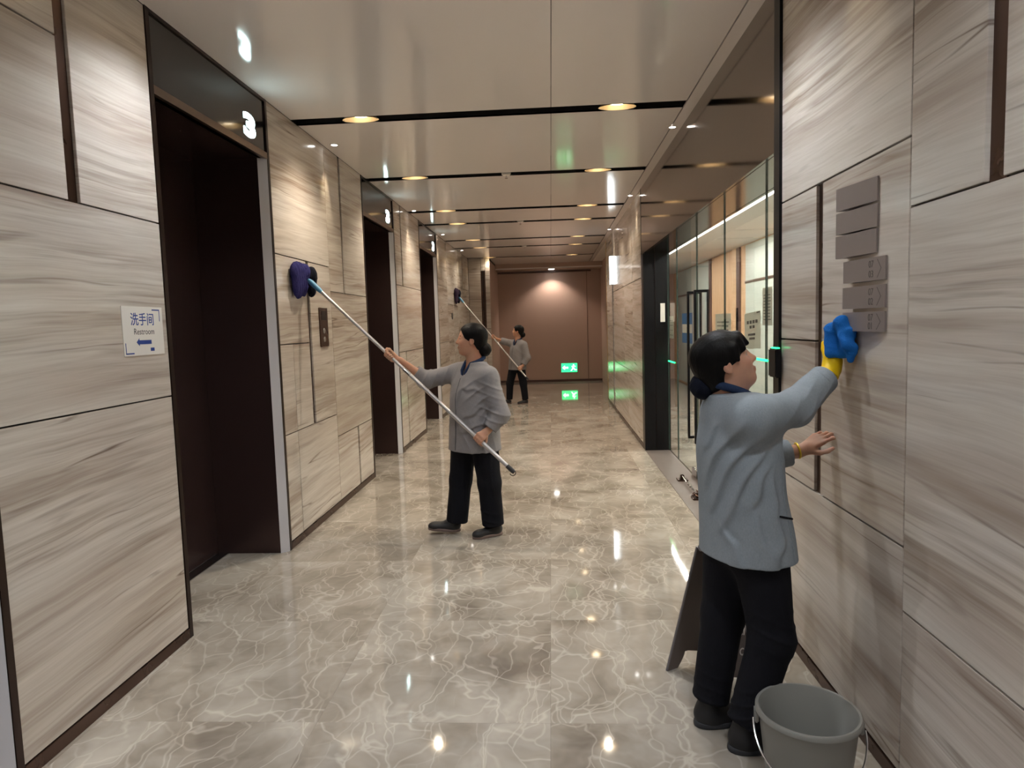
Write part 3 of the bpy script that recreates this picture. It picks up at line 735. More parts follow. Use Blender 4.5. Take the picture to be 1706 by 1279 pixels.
# ------------------------------------------------------------------ soft bodies: signed distance shapes meshed by surface nets
A_ = lambda *v: np.array(v, dtype=np.float64)
def unit(v): v = np.asarray(v, float); return v/np.linalg.norm(v)
def cap(a, b, ra, rb):
    a = np.asarray(a, float); b = np.asarray(b, float); ab = b-a; L = max(ab@ab, 1e-9)
    def f(p):
        q = p-a; h = np.clip((q@ab)/L, 0, 1)
        return np.linalg.norm(q-h[:, None]*ab, axis=1)-(ra+(rb-ra)*h)
    return f
def ell(c, r, R=None):
    c = np.asarray(c, float); r = np.asarray(r, float)
    def f(p):
        q = p-c
        if R is not None: q = q@R
        k0 = np.linalg.norm(q/r, axis=1); k1 = np.linalg.norm(q/(r*r), axis=1)
        return k0*(k0-1)/np.maximum(k1, 1e-6)
    return f
def rbox(c, h, r, R=None):
    c = np.asarray(c, float); h = np.asarray(h, float)-r
    def f(p):
        q = p-c
        if R is not None: q = q@R
        q = np.abs(q)-h
        return np.linalg.norm(np.maximum(q, 0), axis=1)+np.minimum(q.max(1), 0)-r
    return f
def plane(pt, n):
    pt = np.asarray(pt, float); n = unit(n)
    return lambda p: (p-pt)@n
def cut(f, *planes):
    def g(p):
        d = f(p)
        for q in planes: d = np.maximum(d, q(p))
        return d
    return g
def loft(keys, lat, fwd, z0, z1, e=2.3):
    """keys: (z, cx, cy, r_lateral, r_depth); elliptical sections stacked in z"""
    K = np.array(sorted(keys)); zz = np.linspace(K[0, 0], K[-1, 0], 60)
    T = [np.interp(zz, K[:, 0], K[:, i]) for i in range(1, 5)]
    ker = np.ones(7)/7
    T = [np.convolve(np.pad(t, 3, mode='edge'), ker, 'valid') for t in T]
    lat = unit(lat); fwd = unit(fwd)
    def f(p):
        z = p[:, 2]; cx, cy, rl, rd = [np.interp(z, zz, t) for t in T]
        dx, dy = p[:, 0]-cx, p[:, 1]-cy
        u = np.abs(dx*lat[0]+dy*lat[1])/rl; v = np.abs(dx*fwd[0]+dy*fwd[1])/rd
        d = ((u**e+v**e)**(1/e)-1)*np.minimum(rl, rd)
        return np.maximum(np.maximum(d, z-z1), z0-z)
    return f
def combine(parts):
    """parts: list of (op, func, k)"""
    def f(p):
        d = None
        for op, g, k in parts:
            e = g(p)
            if d is None: d = e; continue
            if op == 'u':
                h = np.maximum(k-np.abs(d-e), 0)/k; d = np.minimum(d, e)-h*h*k*.25
            elif op == 's':
                e = -e; h = np.maximum(k-np.abs(d-e), 0)/k; d = np.maximum(d, e)+h*h*k*.25
            elif op == 'i':
                h = np.maximum(k-np.abs(d-e), 0)/k; d = np.maximum(d, e)+h*h*k*.25
            elif op == 'd': d = d+e
        return d
    return f
def surface(f, lo, hi, h, lip=1.6):
    lo = np.asarray(lo, float); hi = np.asarray(hi, float)
    n = (np.ceil((hi-lo)/h/4).astype(int)+1)*4; nc = n//4
    cc = np.stack(np.meshgrid(*[np.arange(k) for k in nc], indexing='ij'), -1).reshape(-1, 3)
    dc = f(lo+(cc*4+1.5)*h)
    act = np.abs(dc) < h*4*lip
    D = np.where(dc < 0, -1., 1.).astype(np.float32).reshape(nc)
    D = D.repeat(4, 0).repeat(4, 1).repeat(4, 2)
    ac = cc[act]; off = np.stack(np.meshgrid(*[np.arange(4)]*3, indexing='ij'), -1).reshape(-1, 3)
    for s in range(0, len(ac), 4000):
        ii = (ac[s:s+4000, None]*4+off).reshape(-1, 3)
        D[ii[:, 0], ii[:, 1], ii[:, 2]] = f(lo+ii*h)
    S = D < 0
    m = np.zeros(tuple(n-1), np.int8); cs = [(a, b, c) for a in (0, 1) for b in (0, 1) for c in (0, 1)]
    for a, b, c in cs: m += S[a:n[0]-1+a, b:n[1]-1+b, c:n[2]-1+c]
    idx = np.argwhere((m > 0) & (m < 8)); vid = -np.ones(tuple(n-1), np.int64); vid[tuple(idx.T)] = np.arange(len(idx))
    val = {c: D[idx[:, 0]+c[0], idx[:, 1]+c[1], idx[:, 2]+c[2]].astype(float) for c in cs}
    acc = np.zeros((len(idx), 3)); cnt = np.zeros(len(idx))
    for c in cs:
        for ax in range(3):
            if c[ax]: continue
            e = list(c); e[ax] = 1; a, b = val[c], val[tuple(e)]; x = (a < 0) != (b < 0)
            t = np.where(x, a/np.where(x, a-b, 1), 0)
            q = np.array(c, float)[None].repeat(len(idx), 0); q[:, ax] = t
            acc += np.where(x[:, None], q, 0); cnt += x
    V = lo+(idx+acc/cnt[:, None])*h
    Q = []
    for ax in range(3):
        o1, o2 = [(1, 2), (2, 0), (0, 1)][ax]
        sl = [slice(1, n[k]-1) for k in range(3)]; sl[ax] = slice(0, n[ax]-1); s2 = list(sl); s2[ax] = slice(1, n[ax])
        a, b = S[tuple(sl)], S[tuple(s2)]; base = np.argwhere(a != b)
        ins = a[tuple(base.T)]
        st = np.array([1, 1, 1]); st[ax] = 0; base = base+st
        e1 = np.zeros(3, int); e1[o1] = 1; e2 = np.zeros(3, int); e2[o2] = 1
        q = np.stack([vid[tuple((base-e1-e2).T)], vid[tuple((base-e2).T)], vid[tuple(base.T)], vid[tuple((base-e1).T)]], 1)
        q[~ins] = q[~ins][:, ::-1]; Q.append(q)
    return V, np.concatenate(Q)
def soft(name, f, lo, hi, h, mat, parent, origin, color=None, lip=1.6):
    V, Q = surface(f, lo, hi, h, lip)
    me = bpy.data.meshes.new(name); o = np.asarray(origin, float)
    me.vertices.add(len(V)); me.vertices.foreach_set('co', (V-o).astype(np.float32).ravel())
    me.loops.add(Q.size); me.loops.foreach_set('vertex_index', Q.astype(np.int32).ravel())
    me.polygons.add(len(Q)); me.polygons.foreach_set('loop_start', np.arange(0, Q.size, 4, dtype=np.int32))
    me.polygons.foreach_set('use_smooth', np.ones(len(Q), bool))
    me.update(calc_edges=True); me.validate()
    if color is not None:
        a = me.color_attributes.new('Col', 'FLOAT_COLOR', 'POINT'); c = np.ones((len(V), 4), np.float32); c[:, :3] = color(V); a.data.foreach_set('color', c.ravel())
    return mesh_obj(name, me, mat, parent)
def bounds(pts, pad):
    P = np.array([np.asarray(p, float) for p in pts]); return P.min(0)-pad, P.max(0)+pad

def head_frame(heading, pitch, roll=0):
    """columns: forward, left, up"""
    ch, sh, cp, sp = math.cos(heading), math.sin(heading), math.cos(pitch), math.sin(pitch)
    f = A_(ch*cp, sh*cp, sp); l = A_(-sh, ch, 0); u = np.cross(f, l)
    cr, sr = math.cos(roll), math.sin(roll)
    return np.stack([f, cr*l+sr*u, -sr*l+cr*u], 1)
def head_parts(c, R, s):
    P = lambda x, y, z: c+R@(A_(x, y, z)*s)
    E = lambda x, y, z, a, b, d: ell(P(x, y, z), A_(a, b, d)*s, R)
    p = [('u', E(-.014, 0, .034, .098, .076, .084), 0), ('u', E(.024, 0, -.030, .066, .062, .086), .035*s), ('u', E(.052, 0, -.092, .028, .030, .022), .035*s),
         ('u', E(.010, .0, -.062, .055, .056, .04), .03*s)]
    for q in (-1, 1):
        p += [('u', E(.052, q*.037, -.026, .028, .024, .026), .03*s), ('u', cap(P(.066, q*.014, .026), P(.055, q*.046, .024), .011*s, .009*s), .015*s)]
    p += [('u', cap(P(.083, 0, .012), P(.102, 0, -.024), .0075*s, .0115*s), .014*s)]
    for q in (-1, 1):
        p += [('u', E(.092, q*.0125, -.029, .010, .0075, .008), .007*s), ('s', E(.094, q*.033, .004, .013, .018, .0095), .012*s),
              ('u', E(.0725, q*.032, .0115, .0125, .0165, .006), .005*s)]
    p += [('u', E(.086, 0, -.0565, .0105, .021, .0058), .006*s), ('u', E(.084, 0, -.0665, .0105, .018, .0064), .006*s), ('s', cap(P(.098, -.02, -.0615), P(.098, .02, -.0615), .0022*s, .0022*s), .003*s)]
    for q in (-1, 1):
        p += [('u', E(-.006, q*.079, -.006, .019, .008, .031), .006*s), ('s', E(-.002, q*.088, -.004, .010, .006, .018), .006*s), ('u', E(-.002, q*.077, -.03, .009, .007, .009), .006*s)]
    return p, P
def skin_color(c, R, s, base, lip, hot):
    def col(V):
        L = (V-c)@R/s; out = np.tile(np.array(base), (len(V), 1))
        g = lambda x, y, z, r: np.exp(-(((L[:, 0]-x)**2+(np.abs(L[:, 1])-y)**2+(L[:, 2]-z)**2)/r**2))
        m = np.clip(g(.07, .038, -.03, .03)+g(.1, 0, -.03, .015)+g(-.005, .08, -.01, .03), 0, 1)[:, None]*.30
        out = out*(1-m)+np.array(hot)*m
        lp = (np.exp(-((L[:, 2]+.0615)/.0085)**2-(L[:, 1]/.019)**2)*(L[:, 0] > .07))[:, None]*.8
        return out*(1-lp)+np.array(lip)*lp
    return col
def hand(w, x, back, thumb_side, s, curls, thumb, r=1.0, spread=.05):
    """w wrist; x towards the fingers; back = back-of-hand normal; thumb_side = +1/-1 along cross(back, x)"""
    x = unit(x); back = unit(back-np.dot(back, x)*x); y = np.cross(back, x)*thumb_side
    L = lambda a, b, c: w+(x*a+y*b+back*c)*s
    p = [('u', cap(L(-.03, 0, 0), L(.02, .004, 0), .025*s*r, .027*s*r), .01)]
    ky = (.031, .011, -.009, -.027); kl = (.086, .090, .085, .077); fl = ((.042, .026, .020), (.046, .029, .021), (.042, .027, .020), (.033, .020, .018)); fr = (.0092, .0095, .009, .0078)
    for i in range(4):
        k = L(kl[i], ky[i], 0)
        p.append(('u', cap(L(.012, ky[i]*.55, -.003), k, .0145*s*r, .0112*s*r), .012*s))
        a = 0.; q = k; sp = (1.5-i)*spread
        for j in range(3):
            a += curls[i][j]
            d = (x*math.cos(a)+y*math.sin(sp)-back*math.sin(a)); d = unit(d); q2 = q+d*fl[i][j]*s
            p.append(('u', cap(q, q2, fr[i]*s*r*(1-.06*j), fr[i]*s*r*(.94-.07*j)), .005*s)); q = q2
    t0 = L(.018, .022, -.008); pts = [t0]
    for (dx, dy, dz), ln in zip(thumb, (.042, .033, .026)): pts.append(pts[-1]+unit(x*dx+y*dy+back*dz)*ln*s)
    for j in range(3): p.append(('u', cap(pts[j], pts[j+1], (.0165, .0118, .0105)[j]*s*r, (.0118, .0105, .0085)[j]*s*r), .012*s if j == 0 else .005*s))
    return p
def grip(c, axis, w, rp, s=1., flip=1, r=1.):
    """fingers closed round a pole through c along axis; the wrist is at w"""
    a = unit(axis); d = (w-c)-np.dot(w-c, a)*a; d = unit(d); e = np.cross(a, d)*flip
    pt = lambda off, th, rad: c+a*off+(d*math.cos(th)+e*math.sin(th))*rad
    p = [('u', cap(w, w+(pt(0, .5, rp+.03)-w)*.45, .024*s*r, .027*s*r), .01)]
    for i in range(4):
        off = (.031-.0195*i)*s*.98; rr = (.0093, .0097, .0092, .008)[i]*s*r; R0 = rp+rr*.9
        k = pt(off, .85, R0+.012)
        p.append(('u', cap(w+(pt(off*.6, .4, rp+.03)-w)*.35, k, .016*s*r, .0118*s*r), .014))
        th = [.85, 1.7, 2.7, 3.6, 4.3]; ps = [k]+[pt(off, t, R0) for t in th[1:]]
        for j in range(4): p.append(('u', cap(ps[j], ps[j+1], rr*(1.05-.05*j), rr*(1-.06*j)), .004))
    tb = w+(pt(.02, -.3, rp+.02)-w)*.45; t1 = pt(.045*s, -.75, rp+.022); t2 = pt(.05*s, -1.55, rp+.012); t3 = pt(.045*s, -2.3, rp+.010)
    for q, q2, ra, rb in ((tb, t1, .018, .0125), (t1, t2, .0122, .0112), (t2, t3, .011, .009)): p.append(('u', cap(q, q2, ra*s*r, rb*s*r), .008))
    return p
def folds(specs):
    def f(p):
        d = np.zeros(len(p))
        for n, freq, ph, amp, c, rad in specs:
            n = unit(n); q = p-np.asarray(c); t = p@n
            wob = .30*np.sin(p[:, 2]*11+p[:, 0]*9+ph*3)+.25*np.sin(p[:, 1]*17-p[:, 2]*9+p[:, 0]*6+ph)
            amp_ = amp*(.55+.45*np.sin(p[:, 0]*14+p[:, 2]*19+ph*5)*np.cos(p[:, 1]*12-p[:, 2]*8+ph*2))
            s = np.sin(t*freq*.5+ph+wob*1.6)
            d += amp_*(.45-1.6*(1-np.abs(s))**2)*np.exp(-(q**2).sum(1)/rad**2)
        return d
    return f
def person(label, group, J, opt):
    """J: joints in world space; builds one continuous body mesh with clothing, hair and shoes as its children"""
    h = opt['h']; O = A_(J['hip'][0], J['hip'][1], 0)
    root = empty('person', tuple(O)); tag(root, label, 'person', group)
    G_ = {k: np.asarray(v, float) for k, v in J.items() if isinstance(v, tuple) and len(v) == 3}
    s = opt['head_scale']; R = head_frame(*opt['head']); hc = G_['head']
    hp, HP = head_parts(hc, R, s)
    up = A_(0, 0, 1)
    # --- body
    parts = list(hp)
    parts += [('u', cap(HP(-.022, 0, -.055), G_['neck']+A_(0, 0, -.01), .050*s, .054), .03), ('u', cap(G_['neck'], G_['chest'], .055, .085), .04), ('u', cap(G_['chest'], G_['hip'], .088, .095), .04)]
    for q in ('r', 'l'):
        sh, el, wr = G_['sho_'+q], G_['elb_'+q], G_['wri_'+q]
        parts += [('u', cap(G_['neck']-A_(0, 0, .06), sh, .045, .042), .05), ('u', cap(sh, el, .041, .034), .02), ('u', cap(el, el+(wr-el)*.35, .034, .036), .015), ('u', cap(el+(wr-el)*.35, wr, .036, .0245), .015)]
        hi_, kn, an = G_['hip_'+q], G_['kne_'+q], G_['ank_'+q]
        parts += [('u', cap(hi_, kn, .072, .05), .04), ('u', cap(kn, kn+(an-kn)*.4, .05, .048), .02), ('u', cap(kn+(an-kn)*.4, an, .048, .033), .02)]
        if J.get('hand_'+q): parts += J['hand_'+q]
    if 'wall' in opt: parts.append(('i', plane(A_(opt['wall'], 0, 0), A_(1, 0, 0)), .002))
    body = combine(parts)
    pts = [v for v in G_.values()]+[hc+A_(0, 0, .16*s)]
    lo, hi = bounds(pts, .12); lo[2] = .05
    sk = opt.get('skin', ((.50, .27, .18), (.42, .15, .12), (.52, .22, .15)))
    soft('body', body, lo, hi, h, M['skin'], root, O, skin_color(hc, R, s, sk[0], sk[1], sk[2]), 2.2)
    # --- eyes and brows
    for q in (-1, 1):
        f = ell(HP(.0705, q*.032, .0045), A_(.0125, .0125, .0125)*s)
        ctr = HP(.0705, q*.032, .0045); fw = R[:, 0]
        def ec(V, ctr=ctr, fw=fw, q=q):
            L = (V-ctr)@R; r = np.hypot(L[:, 1], L[:, 2]); out = np.tile(np.array((.55, .50, .46)), (len(V), 1)); out[(r < .0062*s) & (L[:, 0] > 0)] = (.012, .008, .006); return out
        soft('eye', f, ctr-.02, ctr+.02, max(h*.5, .0018), M['eye'], root, O, ec)
        MB().tube([tuple(HP(.0835, q*.017, .0225)-O), tuple(HP(.0795, q*.033, .0275)-O), tuple(HP(.066, q*.050, .0235)-O)], [.0022*s, .0032*s, .0014*s], 6).build('eyebrow', M['hair'], root, True)
        MB().tube([tuple(HP(.0815, q*.018, .0055)-O), tuple(HP(.0845, q*.030, .0115)-O), tuple(HP(.0745, q*.046, .0075)-O)], [.0009*s, .0014*s, .0009*s], 5).build('eyelash', M['hair'], root, True)
    # --- hair
    E = lambda x, y, z, a, b, d: ell(HP(x, y, z), A_(a, b, d)*s, R)
    H = [('u', E(-.020, 0, .040, .110, .090, .092), 0), ('u', E(-.062, 0, -.012, .058, .076, .07), .03)]
    if opt['hair'] == 'bangs':
        H = [('u', E(-.018, 0, .044, .114, .094, .094), 0), ('u', E(-.060, 0, -.020, .064, .082, .085), .03)]
        H += [('s', E(.110, 0, -.035, .085, .10, .072), .012), ('s', E(.012, 0, -.062, .050, .13, .050), .012),
              ('u', cap(HP(.075, .035, .078), HP(.092, .040, .034), .016*s, .006*s), .02), ('u', cap(HP(.082, .01, .082), HP(.104, .008, .040), .016*s, .006*s), .02),
              ('u', cap(HP(.080, -.02, .080), HP(.102, -.022, .042), .016*s, .006*s), .02), ('u', cap(HP(.066, -.045, .07), HP(.080, -.056, .030), .016*s, .006*s), .02),
              ('u', cap(HP(.045, -.075, .05), HP(.042, -.083, .000), .013*s, .006*s), .02), ('u', cap(HP(.045, .075, .05), HP(.042, .083, .000), .013*s, .006*s), .02)]
    else:
        H += [('s', E(.118, 0, -.030, .085, .11, .112), .012), ('s', E(.012, 0, -.062, .052, .13, .052), .012)]
    H.append(('d', folds([(R[:, 1]+.3*R[:, 2], 150/s, 0, .0012, hc, .2), (R[:, 1]-.2*R[:, 0], 95/s, 1, .0012, hc, .2)]), 0))
    soft('hair', combine(H), hc-.17, hc+.17, max(h*.8, .0035), M['hair'], root, O, None, 2.0)
    bx, by, bz, br = opt['bun']
    B = [('u', E(bx, 0, bz, br, br*1.12, br*1.05), 0), ('d', folds([(R[:, 1]+R[:, 2], 160, 0, .0018, hc, .3), (R[:, 0]-R[:, 2], 190, 2, .0015, hc, .3)]), 0)]
    soft('hair_bun', combine(B), HP(bx, 0, bz)-.09, HP(bx, 0, bz)+.09, max(h*.8, .0035), M[opt.get('bun_mat', 'hair')], root, O)
    # --- jacket
    lat, fwd = A_(*opt['lat'], 0), A_(*opt['fwd'], 0)
    jk = [('u', loft(J['torso'], lat, fwd, opt['hem'], G_['neck'][2]-.005), 0)]
    for q in ('r', 'l'):
        sh, el, wr = G_['sho_'+q], G_['elb_'+q], G_['wri_'+q]; cu = opt['cuff_'+q]
        end = el+(wr-el)*cu; ax = unit(wr-el)
        jk += [('u', cap(G_['neck']+A_(0, 0, -.055), sh+A_(0, 0, .0), .058, .066), .06), ('u', cap(sh, el, .068, opt.get('elbow_r', .058)), .05),
               ('u', cut(cap(el, end+ax*.03, opt.get('elbow_r', .058), opt.get('cuff_radius', .049)), plane(end, ax)), .025)]
    vn = G_['neck']+fwd*.085+A_(0, 0, -.035)
    jk.append(('s', ell(vn, A_(.042, .042, .075)), .015))
    jk.append(('d', folds(opt['folds']), 0))
    base = combine(jk)
    K_ = np.array(sorted(J['torso']))
    def creases(p):
        """raised cloth folds along lines drawn in (angle round the torso, height)"""
        cx, cy = np.interp(p[:, 2], K_[:, 0], K_[:, 1]), np.interp(p[:, 2], K_[:, 0], K_[:, 2]); dx, dy = p[:, 0]-cx, p[:, 1]-cy
        rad = np.hypot(dx, dy); ang = np.arctan2(dy, dx); d = np.zeros(len(p)); fade = np.clip((.25-rad)/.03, 0, 1)*np.clip((rad-.03)/.04, 0, 1)
        for (a1, z1, a2, z2, r_) in opt.get('ridges', []):
            am = (a1+a2)/2; a = am+(ang-am+math.pi) % (2*math.pi)-math.pi
            u = np.stack([a*.17, p[:, 2]], 1); A = A_(a1*.17, z1); B = A_(a2*.17, z2); ab = B-A; L = np.linalg.norm(ab); n = A_(-ab[1], ab[0])/L
            q = u-A; t = (q@ab)/L/L; s_ = q@n+.008*np.sin(t*7+a1*5); tc = np.clip(t, 0, 1)
            end = np.sqrt(np.maximum(np.sin(math.pi*(.04+.92*tc)), 0))*np.exp(-((t-tc)*L/.02)**2)
            w_ = np.where(s_ > 0, .010, .022)*(.8+.7*tc)
            d -= r_*.85*end*(np.exp(-(s_/w_)**2)-.35*np.exp(-((s_-.022)/.014)**2))
        return d*fade
    jkt = combine([('u', base, 0), ('d', creases, 0)]) if opt.get('ridges') else base
    lo, hi = bounds([v for k_, v in G_.items() if k_[:3] in ('sho', 'elb', 'wri', 'che', 'hip', 'nec')], .16); lo[2] = opt['hem']-.03; hi[2] = max(hi[2]-.05, G_['neck'][2]+.1)
    jo = soft('jacket', jkt, lo, hi, h, M[opt['jacket']], root, O, None, 2.2)
    for q in ('r', 'l'):        # turned cuffs
        el, wr = G_['elb_'+q], G_['wri_'+q]; end = el+(wr-el)*opt['cuff_'+q]; ax = unit(wr-el); cr = opt.get('cuff_radius', .049)+.004
        cf = combine([('u', cut(cap(end-ax*.05, end, cr+.001, cr), plane(end+ax*.002, ax), plane(end-ax*.045, -ax)), 0), ('s', cap(end-ax*.015, end+ax*.05, cr-.008, cr-.006), .004)])
        soft('cuff', cf, *bounds([end-ax*.06, end+ax*.06], .09), h, M[opt['jacket']], root, O)
    # navy collar
    nk = G_['neck']; cdir = unit(A_(hc[0]-nk[0], hc[1]-nk[1], .22))
    pts = []
    for q in range(21):
        a = .55+(2*math.pi-1.1)*q/20; v = fwd*math.cos(a)*.070+lat*math.sin(a)*.070
        pts.append(nk+v+A_(0, 0, .016-.026*math.cos(a)))
    pts = [tuple(q-O) for q in [nk+fwd*.112+lat*.012+A_(0, 0, -.105), nk+fwd*.098+lat*.030+A_(0, 0, -.055)]+pts+[nk+fwd*.098-lat*.030+A_(0, 0, -.055), nk+fwd*.112-lat*.012+A_(0, 0, -.105)]]
    MB().tube(pts, [.006, .011]+[.0145]*21+[.011, .006], 10).build('collar', M['navy'], root, True)
    # front placket and buttons follow the jacket's front
    def front(z, side=0., extra=.0):
        K = np.array(sorted(J['torso'])); cx, cy, rl, rd = [np.interp(z, K[:, 0], K[:, i]) for i in range(1, 5)]
        st = A_(cx, cy, z)+lat*side; 
        ts = np.linspace(0, .35, 180); dd = jkt(st+fwd*ts[:, None]); i = np.argmax(dd > 0)
        return st+fwd*(ts[i]+extra)
    zs = np.linspace(opt['hem']+.015, nk[2]-.06, 12)
    MB().tube([tuple(front(z, .0, .0)-O) for z in zs], .0028, 6).build('placket', M['ink'], root, True)
    # --- trousers
    tr = [('u', ell(G_['hip']+A_(0, 0, .0), A_(.125, .125, .13)), 0)]
    tk = opt['leg']
    for q in ('r', 'l'):
        hi_, kn, an = G_['hip_'+q], G_['kne_'+q], G_['ank_'+q]; e = kn+(an-kn)*opt['trouser_len']; ax = unit(an-kn)
        tr += [('u', cap(hi_, kn, tk[0], tk[1]), .05), ('u', cut(cap(kn, e+ax*.05, tk[1], tk[2]), plane(e, ax)), .03)]
    tr.append(('d', folds(opt.get('tfolds', [])), 0))
    lo, hi = bounds([G_[k_] for k_ in ('hip', 'hip_r', 'hip_l', 'kne_r', 'kne_l', 'ank_r', 'ank_l')], .15); lo[2] = .02
    soft('trousers', combine(tr), lo, hi, max(h, .005), M['trousers'], root, O, None, 2.2)
    for q in ('r', 'l'):
        a, b = J['shoe_'+q]; add_shoe(root, O, a, b, opt, q, max(h, .004))
    return root, jkt, front
def add_shoe(root, O, heel, toe, opt, q, h):
    """the shoe is a part (an upper with its sole as a sub-part) of the person"""
    heel = np.asarray(heel, float); toe = np.asarray(toe, float); L = opt.get('shoe_len', .24); w = .044; lift = opt.get('lift_'+q, 0.); high = opt.get('shoe_high', .075)
    d = unit(A_(*(toe-heel)[:2], 0)); dd = unit(d+A_(0, 0, lift)); lat = np.cross(A_(0, 0, 1), d); u = np.cross(dd, lat); R = np.stack([dd, lat, u], 1)
    P = lambda x, y, z: heel+R@A_(x, y, z)
    up = combine([('u', ell(P(.058, 0, .045), A_(.062, w*.95, .048), R), 0), ('u', ell(P(L*.62, 0, .030), A_(L*.38, w, .036), R), .045), ('u', ell(P(L*.80, 0, .026), A_(L*.2, w*.98, .028), R), .02),
                  ('u', cut(cap(P(.058, 0, .05), P(.062, 0, high+.05), .044, .042), plane(P(0, 0, high), u)), .03), ('i', plane(P(0, 0, .014), -u), .002)])
    box_ = [P(-.03, -.06, -.01), P(L+.03, .06, -.01), P(-.03, .06, high+.06), P(L+.03, -.06, .08)]
    so_ = soft('shoe', up, *bounds(box_, .02), h, M['shoe'], root, O)
    sf = combine([('u', ell(P(.058, 0, .010), A_(.064, w*1.0, .05), R), 0), ('u', ell(P(L*.66, 0, .010), A_(L*.36, w*1.09, .05), R), .05), ('i', plane(P(0, 0, .0003), -u), .001), ('i', plane(P(0, 0, .024), u), .003)])
    soft('sole', sf, *bounds(box_, .02), h, M[opt.get('sole', 'sole')], so_, O)
    return so_

# ------------------------------------------------------------------ the woman wiping the plates at the right wall
J1 = dict(head=(.622, 2.47, 1.412), neck=(.632, 2.472, 1.298), chest=(.655, 2.465, 1.05), hip=(.690, 2.475, .78),
          sho_r=(.676, 2.325, 1.232), elb_r=(.868, 2.485, 1.242), wri_r=(1.045, 2.608, 1.362),
          sho_l=(.642, 2.600, 1.225), elb_l=(.80, 2.735, 1.005), wri_l=(.992, 2.755, 1.036),
          hip_r=(.725, 2.41, .74), kne_r=(.762, 2.395, .425), ank_r=(.672, 2.405, .085),
          hip_l=(.655, 2.55, .74), kne_l=(.632, 2.565, .44), ank_l=(.578, 2.555, .085),
          torso=[(.66, .700, 2.475, .190, .152), (.80, .693, 2.475, .180, .144), (.95, .674, 2.468, .166, .130), (1.10, .664, 2.465, .168, .128), (1.195, .660, 2.466, .152, .112), (1.262, .648, 2.470, .105, .086), (1.32, .632, 2.472, .076, .072)],
          shoe_r=((.612, 2.395, 0), (.86, 2.43, 0)), shoe_l=((.522, 2.55, 0), (.76, 2.60, 0)))
J1['hand_r'] = []
xl = unit(A_(.80, -.10, .60)); bk = unit(A_(-.45, -.55, .62))
J1['hand_l'] = hand(A_(.998, 2.755, 1.040), xl, bk, -1, .88, [(.15, .75, .6), (.2, .85, .6), (.3, .9, .6), (.4, .95, .6)], [(.62, .75, -.2), (.92, .4, -.1), (1, .15, .05)])
fw1 = (math.cos(.42), math.sin(.42)); lt1 = (-fw1[1], fw1[0])
O1 = dict(wall=1.1115, h=.0042, head_scale=.91, head=(-.16, .40, 0), hair='bangs', bun=(-.118, 0, -.050, .050), bun_mat='net', lat=lt1, fwd=fw1, hem=.712, cuff_r=.80, cuff_l=.72, cuff_radius=.050, elbow_r=.066,
          jacket='jacket_cool_lit', leg=(.098, .078, .068), trouser_len=.93, shoe_len=.245, shoe_high=.14,
          skin=((.52, .29, .20), (.44, .17, .14), (.54, .24, .17)),
          ridges=[(-1.75, 1.22, -3.0, .98, .013), (-1.5, 1.17, -2.75, .90, .013), (-1.35, 1.11, -2.45, .83, .011), (-2.4, 1.2, -3.0, 1.10, .009), (-1.65, .92, -1.35, .73, .010), (-1.05, .88, -1.25, .73, .009), (-2.3, .84, -1.95, .73, .010), (-1.25, 1.06, -1.7, .92, .009), (-1.1, 1.04, -1.2, .86, .009)],
          folds=[ ((.5, .3, -.8), 90, 1, .007, (.84, 2.42, 1.22), .10), ((.55, .2, -.8), 100, .3, .006, (.95, 2.52, 1.28), .10)],
          tfolds=[((.4, .1, 1), 110, 0, .006, (.75, 2.35, .45), .10), ((-.3, .1, 1), 140, 0, .006, (.67, 2.36, .15), .10), ((.3, .1, 1), 140, 1, .006, (.59, 2.51, .17), .10)])
p1, jk1, front1 = person('woman in grey jacket and yellow glove wiping plates at the right wall', None, J1, O1)
PO = np.array(p1.location)
# yellow glove on the raised hand, five fingers folded over the cloth against the wall
gw = A_(1.060, 2.632, 1.392); gx = unit(A_(.05, .10, 1.0)); gb = unit(A_(-1, -.25, .03))
gp = hand(gw, gx, gb, 1, .92, [(.25, .7, .6), (.2, .6, .55), (.25, .6, .55), (.3, .65, .6)], [(.42, .9, -.12), (.8, .6, -.1), (1, .3, -.1)], 1.22, .06)
gp += [('u', cut(cap(A_(*J1['wri_r'])+A_(-.012, -.008, -.014), gw, .036, .031), plane(A_(1.036, 2.586, 1.352), A_(-.6, -.3, -.75))), .02)]
gp.append(('i', plane(A_(1.108, 0, 0), A_(1, 0, 0)), .002))
soft('glove', combine(gp), *bounds([gw-A_(.05, .05, .08), gw+A_(.05, .05, .20)], .05), .0035, M['glove'], p1, PO)
MB().tube([tuple(A_(.975, 2.753, 1.0345)+(A_(0, 1, 0)*math.cos(a)+A_(-.2, 0, 1)*math.sin(a))*.030-PO) for a in np.linspace(0, 2*math.pi, 20)[:-1]], .004, 8, closed=True).build('bracelet', M['bracelet'], p1, True)
# pocket flap with dark opening on the right hip, and a back seam
def jside(z, ang):
    K = np.array(sorted(J1['torso'])); cx, cy = [np.interp(z, K[:, 0], K[:, i]) for i in (1, 2)]
    d = A_(math.cos(ang), math.sin(ang), 0); ts = np.linspace(0, .4, 300); v = jk1(A_(cx, cy, z)+d*ts[:, None]); return A_(cx, cy, z)+d*ts[np.argmax(v > 0)]
a0 = math.atan2(fw1[1], fw1[0])
MB().tube([tuple(jside(.892-.004*i, a0-1.5+.075*i)-PO) for i in range(8)], .004, 6).build('pocket_opening', M['trousers'], p1, True)
MB().tube([tuple(jside(z, a0-1.25)-PO) for z in np.linspace(.72, 1.08, 14)], .0022, 6).build('side_seam', M['jacket_cool_lit'], p1, True)

